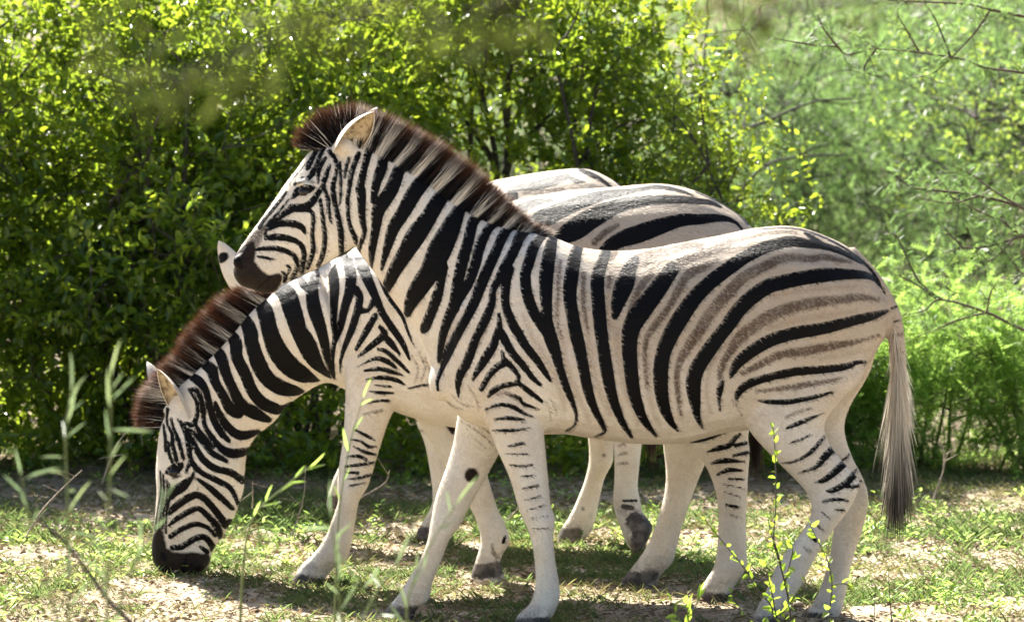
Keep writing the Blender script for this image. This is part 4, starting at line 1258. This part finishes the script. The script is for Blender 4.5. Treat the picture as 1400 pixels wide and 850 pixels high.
for i, s in enumerate(thorn):
    P = lineat(s, 16.9 + .25 * math.sin(i * 2.1) * 0)
    P = P + np.stack([np.zeros(len(P)), np.linspace(0, .12 * math.sin(i * 1.7), len(P)), np.zeros(len(P))], 1)
    Q = catmull(P, 6)
    long_ = np.linalg.norm(P[-1] - P[0])
    tb.add(Q, .0085 if i in (0, 5, 8, 12, 14) else .0052, .0022, 5)
    m = int(long_ * 34)
    for k in range(m):
        q = Q[rng.integers(2, len(Q))] + rng.normal(0, .01, 3)
        d = unit(rng.normal(0, 1, 3) + np.array([-.3, 0, .3]))
        if k % 3 == 0:
            tb.add(np.array([q, q + d * .05 + [0, 0, .01], q + d * .13]), .0022, .001, 3)
            C.append(q + d * .03); Dd.append(d)
        C.append(q); Dd.append(d)
        if k % 4 == 0:
            th = unit(rng.normal(0, 1, 3)); tb.add(np.array([q, q + th * .018, q + th * .035]), .0016, .0003, 3)
tb.build("branches", M_TWIG, root, np.array([base_x, 17.0, 0]))
C = np.array(C); Dd = np.array(Dd)
V, F = twig_leaves(C, Dd, rng, 6, rng.uniform(.03, .12, len(C)), dict(l0=.03, l1=.055, asp=.26, wild=.6, feather=True))
mesh_np("foliage", V, F, M_FEATHER, root, False, np.array([base_x, 17.0, 0]))

def herb(px, Y, label, h, r, clumps, seed):
    x = wx(px, Y)
    shrub("leafy_bush", label, "bush", (x, Y), (x, Y, h * .5), (r, r * .5, h * .55), 7, clumps, 15, 9, dict(l0=.05, l1=.09, asp=.26, t0=.1, t1=.22, wild=.6, feather=True), M_HERB, seed,
          "bright leafy bushes at the right", M_STEM, spread=.13, stem_r=.011, lowest=.06)
herb(1150, 18.1, "bright leafy bush just behind the standing zebra's tail", .60, .42, 34, 61)
herb(1270, 17.9, "bright leafy bush in the middle of the three right of the tail", .66, .42, 34, 62)
herb(1400, 17.8, "bright leafy bush at the far right edge of the ground", .64, .42, 34, 63)
herb(1070, 18.6, "bright leafy bush seen under the standing zebra's rump", .56, .4, 34, 64)
herb(870, 18.4, "bright leafy bush seen between the zebras' hind legs", .5, .4, 30, 65)

# leafy undergrowth round the feet of the shrubs: one mass nobody could count
def undergrowth():
    rng = np.random.default_rng(75)
    n = 2600
    Y = rng.uniform(17.45, 19.6, n); X = rng.uniform(-3.4, 1.2, n)
    k = fbm(X * 2.2, Y * 2.2, 12) > .42
    X, Y = X[k], Y[k]
    C = np.stack([X, Y, ground_z(X, Y) + rng.uniform(.0, .32, len(X)) * np.clip((Y - 17.3) / .6, .3, 1)], 1)
    D = unit(rng.normal(0, .6, C.shape) + np.array([0, -.15, .7]))
    V, F = twig_leaves(C, D, rng, 9, rng.uniform(.08, .22, len(C)), LEAF)
    tag(mesh_np("undergrowth", V, F, M_LEAF, None, True), kind='stuff')
undergrowth()

# far thicket: one mass nobody could count
def thicket():
    rng = np.random.default_rng(71)
    n = 9000
    x = rng.uniform(-9, 9, n); y = rng.uniform(30, 35, n); z = rng.uniform(0, 3.2, n) * (0.7 + .3 * vnoise(x * 1.5, y, 4))
    keepm = fbm(x * .8, z * 1.1, 6) > .36
    C = np.stack([x, y, z], 1)[keepm]
    D = unit(rng.normal(0, 1, C.shape) + np.array([0, -.2, .5]))
    V, F = twig_leaves(C, D, rng, 7, rng.uniform(.3, .6, len(C)), dict(l0=.12, l1=.22, asp=.22, wild=.5, feather=True))
    tag(mesh_np("thicket", V, F, M_FEATHER, None, False), kind='stuff')
thicket()

# ------------------------------------------------------------------ grass, low herbs, litter
def inview(n, rng, y0=12.6, y1=18.4, m=1.18):
    Y = rng.uniform(y0, y1, n); X = rng.uniform(-1, 1, n) * Y * .1277 * m
    return X, Y

def grass():
    rng = np.random.default_rng(81)
    X, Y = inview(9000, rng)
    den = fbm(X * 1.6 + 3, Y * 1.6, 15, 4)
    pxs = X / Y * FPX + 700
    extra = np.exp(-((pxs - 370) / 110) ** 2 - ((Y - 16.2) / .45) ** 2) + .6 * np.exp(-((pxs - 1370) / 90) ** 2 - ((Y - 15.6) / .5) ** 2) \
        + .5 * np.exp(-((pxs - 60) / 150) ** 2 - ((Y - 15.6) / .8) ** 2) + .35 * np.exp(-((pxs - 620) / 160) ** 2 - ((Y - 15.9) / .5) ** 2)
    shade = np.clip((Y - 17.0) / 1.0, 0, 1)
    k = rng.random(len(X)) < np.clip((den - .46) * 4.0 + extra - shade * .35, .03, 1)
    X, Y = X[k], Y[k]; h = np.clip(.6 + extra[k] * .7, .6, 1.5)
    per = 16
    n = len(X)
    P = np.stack([X, Y, ground_z(X, Y)], 1)[:, None] + rng.normal(0, 1, (n, per, 3)) * np.array([.028, .028, 0]) 
    a = rng.uniform(0, 2 * np.pi, (n, per)); tilt = rng.uniform(.15, 1.15, (n, per))
    D = np.stack([np.cos(a) * np.sin(tilt), np.sin(a) * np.sin(tilt), np.cos(tilt)], -1)
    N = np.stack([-np.cos(a) * np.cos(tilt), -np.sin(a) * np.cos(tilt), np.sin(tilt)], -1)
    L = rng.uniform(.025, .085, (n, per)) * h[:, None]; W = rng.uniform(.0022, .0046, (n, per))
    V, F = leaves_geo(P.reshape(-1, 3), D.reshape(-1, 3), N.reshape(-1, 3), L.ravel(), W.ravel(), .15, .45)
    tag(mesh_np("grass", V, F, M_GRASS, None, True), kind='stuff')
    # fine dry grass between the green tufts
    m = 5200
    X, Y = inview(m, rng)
    k = rng.random(m) < np.clip((fbm(X * 2.3 + 30, Y * 2.3, 44, 4) - .36) * 3, .05, 1)
    X, Y = X[k], Y[k]; n = len(X); per = 11
    P = np.stack([X, Y, ground_z(X, Y)], 1)[:, None] + rng.normal(0, 1, (n, per, 3)) * np.array([.045, .045, 0])
    a = rng.uniform(0, 2 * np.pi, (n, per)); tilt = rng.uniform(.3, 1.45, (n, per))
    D = np.stack([np.cos(a) * np.sin(tilt), np.sin(a) * np.sin(tilt), np.cos(tilt)], -1)
    N = np.stack([-np.cos(a) * np.cos(tilt), -np.sin(a) * np.cos(tilt), np.sin(tilt)], -1)
    V, F = leaves_geo(P.reshape(-1, 3), D.reshape(-1, 3), N.reshape(-1, 3), rng.uniform(.018, .06, n * per), rng.uniform(.0016, .003, n * per), .15, .35)
    tag(mesh_np("dry_grass", V, F, M_DRYGRASS, None, True), kind='stuff')
    # low broad-leaved ground cover
    m = 1500
    X, Y = inview(m, rng, 13, 17.6)
    pxs = X / Y * FPX + 700
    pr = np.clip((fbm(X * 1.2 + 8, Y * 1.2, 33) - .5) * 5, 0, 1) * .5 + np.exp(-((pxs - 370) / 100) ** 2 - ((Y - 16.2) / .4) ** 2) + np.exp(-((pxs - 1190) / 50) ** 2 - ((Y - 15.8) / .4) ** 2)
    k = rng.random(m) < pr
    X, Y = X[k], Y[k]; n = len(X); per = 12
    P = np.stack([X, Y, ground_z(X, Y) + .02], 1)[:, None] + rng.normal(0, 1, (n, per, 3)) * np.array([.03, .03, .015])
    a = rng.uniform(0, 2 * np.pi, (n, per)); tilt = rng.uniform(.5, 1.4, (n, per))
    D = np.stack([np.cos(a) * np.sin(tilt), np.sin(a) * np.sin(tilt), np.cos(tilt)], -1)
    N = np.stack([-np.cos(a) * np.cos(tilt), -np.sin(a) * np.cos(tilt), np.sin(tilt)], -1)
    V, F = leaves_geo(P.reshape(-1, 3), D.reshape(-1, 3), N.reshape(-1, 3), rng.uniform(.02, .042, n * per), rng.uniform(.009, .016, n * per), .2, .2)
    tag(mesh_np("ground_cover", V, F, M_HERB, None, True), kind='stuff')
    # dead leaves and straw
    m = 24000
    X, Y = inview(m, rng, 12.6, 18.8)
    P = np.stack([X, Y, ground_z(X, Y) + rng.uniform(.004, .016, m)], 1)
    a = rng.uniform(0, 2 * np.pi, m)
    D = np.stack([np.cos(a), np.sin(a), rng.normal(0, .25, m)], 1)
    N = np.array([0, 0, 1.0]) + rng.normal(0, .45, (m, 3))
    straw = rng.random(m) < .35
    L = np.where(straw, rng.uniform(.03, .09, m), rng.uniform(.012, .032, m)); W = np.where(straw, .0035, L * .5)
    V, F = leaves_geo(P, D, N, L, W, .3, .1)
    tag(mesh_np("leaf_litter", V, F, M_DRY, None, True), kind='stuff')
    # clods and small stones
    m = 1300
    X, Y = inview(m, rng, 12.6, 17.8)
    s = np.minimum(rng.gamma(1.5, .004, m) + .003, .02)
    g = (1 + 5 ** .5) / 2
    ico = unit(np.array([[-1, g, 0], [1, g, 0], [-1, -g, 0], [1, -g, 0], [0, -1, g], [0, 1, g], [0, -1, -g], [0, 1, -g], [g, 0, -1], [g, 0, 1], [-g, 0, -1], [-g, 0, 1]], float))
    t = np.array([[0, 11, 5], [0, 5, 1], [0, 1, 7], [0, 7, 10], [0, 10, 11], [1, 5, 9], [5, 11, 4], [11, 10, 2], [10, 7, 6], [7, 1, 8],
                  [3, 9, 4], [3, 4, 2], [3, 2, 6], [3, 6, 8], [3, 8, 9], [4, 9, 5], [2, 4, 11], [6, 2, 10], [8, 6, 7], [9, 8, 1]])
    V = ico[None] * rng.uniform(.65, 1.25, (m, 12, 1)) * s[:, None, None] * np.array([1.2, 1, .6]) + np.stack([X, Y, ground_z(X, Y) + s * .2], 1)[:, None]
    F = (np.arange(m)[:, None, None] * 12 + t[None]).reshape(-1, 3)
    tag(mesh_np("clods", V.reshape(-1, 3), F, bark_mat("soil_clod", (.22, .165, .12), (.42, .33, .25), 40), None, True), kind='stuff')
grass()

# dry twigs standing and lying on the ground
def twig(s, Y, label, r=.004, seed=0, side=5):
    P = lineat(s, Y)
    rng = np.random.default_rng(seed)
    base = np.array([P[0][0], P[0][1], float(ground_z(P[0][0], P[0][1]))])
    P = P + np.linspace(0, 1, len(P))[:, None] * np.array([0, rng.normal(0, .06), 0])
    tb = Tubes(); Q = catmull(P, 5); tb.add(Q, r, r * .35, 5)
    for k in range(side):
        q = Q[rng.integers(2, len(Q))]; d = unit(rng.normal(0, 1, 3) * [1, .6, .6] + [0, 0, .5])
        tb.add(np.array([q, q + d * .03, q + d * rng.uniform(.05, .11)]), r * .5, r * .25, 4)
    o = tb.build("dry_twig", M_STRAW, None, base)
    tag(o, label, "twig", "dry twigs standing in the grass")
twig("1272,695 1283,664 1291,640 1292,618", 16.6, "pale dry twig standing in sun right of the standing zebra's tail", .005, 1)
twig("1250,735 1290,752 1325,765 1345,768", 15.4, "thin dry twig lying on the sand at the right", .004, 2)
twig("398,735 408,705 414,680 415,655", 15.6, "thin bare twig standing between the grazing head and its foreleg", .0035, 3)
twig("345,694 346,675 346,655", 15.6, "short straight dry stalk beside the grazing zebra's cheek", .003, 4, 2)
twig("487,683 510,670 528,657 533,640", 16.2, "pale bent dry twig behind the grazing zebra's foreleg", .004, 5, 2)
twig("35,735 55,700 85,668 110,645", 15.4, "long pale dry twig slanting up at the left", .004, 6, 6)
twig("140,660 150,630 165,600 190,575", 16.6, "dry branching twig below the left shrubs", .004, 7, 7)
twig("690,715 710,690 722,662", 15.9, "thin pale stalk between the standing zebra's forelegs", .003, 8, 2)

# ------------------------------------------------------------------ plants in front
def sprout(name, label, cat, stems, Y, mat, leaf, seed, n_leaf, r=.0045, stem_mat=None, up=.5, group=None, grow=None):
    """a thin-stemmed plant: stems traced as lines at depth Y, leaves in pairs along them"""
    rng = np.random.default_rng(seed)
    tb = Tubes(); P = []; D = []
    root = None
    for i, s in enumerate(stems):
        L = lineat(s, Y)
        if i == 0:
            g = float(ground_z(L[0][0], L[0][1]))
            base = np.array([L[0][0], Y, g]); root = empty(name, base); tag(root, label, cat, group)
            if L[0][2] > g: L = np.vstack([[L[0][0], Y, g - .02], L])
        L = L + np.linspace(0, 1, len(L))[:, None] * np.array([0, rng.normal(0, .10), 0])
        Q = catmull(L, 6); tb.add(Q, r if i == 0 else r * .75, r * .35, 5)
        ln = np.linalg.norm(np.diff(Q, axis=0), axis=1).sum()
        m = max(3, int(ln * n_leaf))
        for k in range(m):
            t = (k + rng.random() * .7) / m
            if grow and t < grow: continue
            j = min(int(t * (len(Q) - 1)), len(Q) - 2)
            q = Q[j] + (Q[j + 1] - Q[j]) * (t * (len(Q) - 1) - j)
            tan = unit(Q[j + 1] - Q[j])
            P.append(q); D.append(unit(tan * up + rng.normal(0, .65, 3)))
        P.append(Q[-1]); D.append(unit(Q[-1] - Q[-2]))
    tb.build("stem", stem_mat or M_STEM, root, base)
    P = np.array(P); D = np.array(D); n = len(P)
    N = rng.normal(0, .7, (n, 3)) + np.array([0, -.5, .6])
    L = rng.uniform(leaf[0], leaf[1], n)
    V, F = leaves_geo(P, D, N, L, L * leaf[2], .2, leaf[3])
    mesh_np("leaves", V, F, mat, root, True, base)

M_FRESH = leaf_mat("fresh_sapling_leaf", (.10, .17, .02), (.16, .24, .03), (.22, .3, .05), (.6, .85, .08), .5, .35, .5)
sprout("sapling", "sapling with fresh yellow-green leaves in front of the hind legs", "sapling",
       ["1088,905 1083,865 1078,820 1072,792 1066,769 1058,739 1061,690 1061,650 1059,600 1057,585",
        "1083,865 1059,844 1053,825 1033,801 1018,775 999,752 980,728 962,706",
        "1088,905 1130,865 1133,840 1136,812 1136,790 1130,763 1117,737 1106,714",
        "1068,772 1060,745 1055,731 1051,711", "1059,844 1074,831 1085,812 1100,788", "1060,840 1056,815 1050,790 1046,768",
        "1083,865 1030,850 1012,835 1003,818", "1072,800 1080,770 1084,750 1078,735", "1136,800 1150,795 1164,797"],
       12.5, M_FRESH, (.015, .036, .52, .1), 91, 62, .004, M_BARK, .5)
sprout("seedling", "small seedling with pointed fresh leaves at the bottom near the hooves", "seedling", ["950,905 944,868 938,835 934,808", "944,868 925,840 918,822", "940,845 952,828 958,812"],
       12.5, M_FRESH, (.03, .06, .32, .1), 92, 46, .004, M_STEM, .9)
sprout("seedling", "bare thin seedling with two leaves right of the hind hooves", "seedling", ["1226,900 1222,860 1220,830 1219,790", "1200,900 1196,850 1198,810"], 13.2, M_FRESH, (.018, .03, .5, .1), 93, 14, .003, M_TWIG, .5)
WEED = (.05, .10, .075, .25)
sprout("tall_weed", "tall blurred grey-green weed nearest the left edge", "weed", ["95,1240 92,1000 90,850 88,700 84,600 90,545", "92,900 60,780 40,700 30,650"], 9.0, M_GREY, WEED, 94, 22, .005, None, .8, "tall blurred weeds in front", .35)
sprout("tall_weed", "tall blurred weed with upright green tip just left of the grazing muzzle", "weed", ["150,1240 148,1000 147,850 150,700 152,600 153,515", "148,880 175,790 200,740 215,700"], 8.8, M_GREY, WEED, 95, 20, .005, None, .9, "tall blurred weeds in front", .35)
sprout("tall_weed", "short blurred weed in front of the grazing zebra's hoof", "weed", ["470,1210 468,1000 470,860 462,780 455,700", "470,900 510,820 545,770 560,745"], 9.4, M_GREY, WEED, 96, 20, .0045, None, .8, "tall blurred weeds in front", .4)
sprout("tall_weed", "blurred weed with drooping blades below the standing zebra's far forehoof", "weed", ["560,1220 558,1000 556,880 560,810 590,740 622,690", "558,930 530,860 505,820 490,800"], 9.5, M_GREY, WEED, 97, 15, .0045, None, .8, "tall blurred weeds in front", .45)
sprout("tall_weed", "slender bright green weed arching before the grazing zebra's chest", "weed", ["330,1080 328,900 335,760 350,700 385,665 425,632"], 11.0, M_HERB, (.04, .075, .13, .1), 98, 20, .005, None, 1.2, None, .55)
sprout("tall_weed", "slender bright weed crossing the grazing zebra's foreleg", "weed", ["452,1080 456,900 460,760 466,680 480,600 496,545"], 11.0, M_HERB, (.04, .075, .13, .1), 99, 10, .0035, None, 1.2, None, .5)
# bare dark stick leaning across the lower left
st = lineat("215,900 180,852 150,822 112,770 86,738 58,715 40,702", 9.2)
st[0][2] -= 0; g = np.array([st[0][0] + .35, 9.2, 0])
tb = Tubes(); tb.add(catmull(np.vstack([[g + [0, 0, -.02], g * .5 + st[0] * .5], st]), 4), .008, .004, 6)
o = tb.build("dead_stick", M_BARK, None, g)
tag(o, "bare dark stick leaning blurred across the lower left corner", "stick")

# the tree the photographer stands beside: one leafy bough hangs blurred into the top of the view
def near_tree():
    rng = np.random.default_rng(101)
    b = np.array([3.6, 3.7, 0.0])
    root = empty("near_tree", b); tag(root, "tree beside the viewer whose blurred bough hangs into the top of the view", "tree")
    tb = Tubes()
    tb.add(catmull(np.array([b + [0, 0, -.1], b + [.04, 0, 1.2], b + [-.06, 0, 2.4], b + [.1, .1, 3.6]]), 5), .07, .03, 8)
    C = []; D = []
    def bough(P, n, sp, tl=.12):
        Q = catmull(np.array(P), 6); tb.add(Q, .010, .0025, 5)
        for k in range(n):
            j = int(len(Q) * rng.uniform(.45, 1)); q = Q[min(j, len(Q) - 1)] + rng.normal(0, sp, 3) * [1.3, 1, .7]
            C.append(q); D.append(unit(rng.normal(0, .7, 3) + [-.5, 0, -.2]))
    bough([b + [-.06, 0, 2.4], [1.1, 4.6, 2.52], [.4, 4.5, 2.36], at(600, -20, 4.5), at(500, 15, 4.5), at(400, 40, 4.5), at(300, 85, 4.5), at(215, 112, 4.5)], 30, .02)
    bough([[.4, 4.5, 2.36], at(720, -15, 4.5), at(680, 5, 4.5), at(640, 22, 4.5)], 14, .022)
    bough([b + [-.02, 0, 2.2], [1.1, 4.7, 2.35], [.6, 4.7, 2.24], at(1090, 8, 4.7), at(1045, 22, 4.7), at(1020, 30, 4.7)], 14, .016)
    for k in range(40):
        q = b + np.array([rng.normal(.1, .7), rng.normal(0, .6), rng.uniform(2.9, 3.9)])
        tb.add(curve(b + [.05, .05, 3.0 + .5 * rng.random()], q, .2, rng), .012, .004, 4)
        for m in range(8):
            C.append(q + rng.normal(0, .12, 3)); D.append(unit(rng.normal(0, 1, 3)))
    C = np.array(C); D = np.array(D)
    V, F = twig_leaves(C, D, rng, 5, rng.uniform(.04, .10, len(C)), dict(l0=.02, l1=.04, asp=.4, wild=.6))
    tb.build("trunk", M_BARK, root, b); mesh_np("foliage", V, F, M_OLIVE, root, True, b)
near_tree()
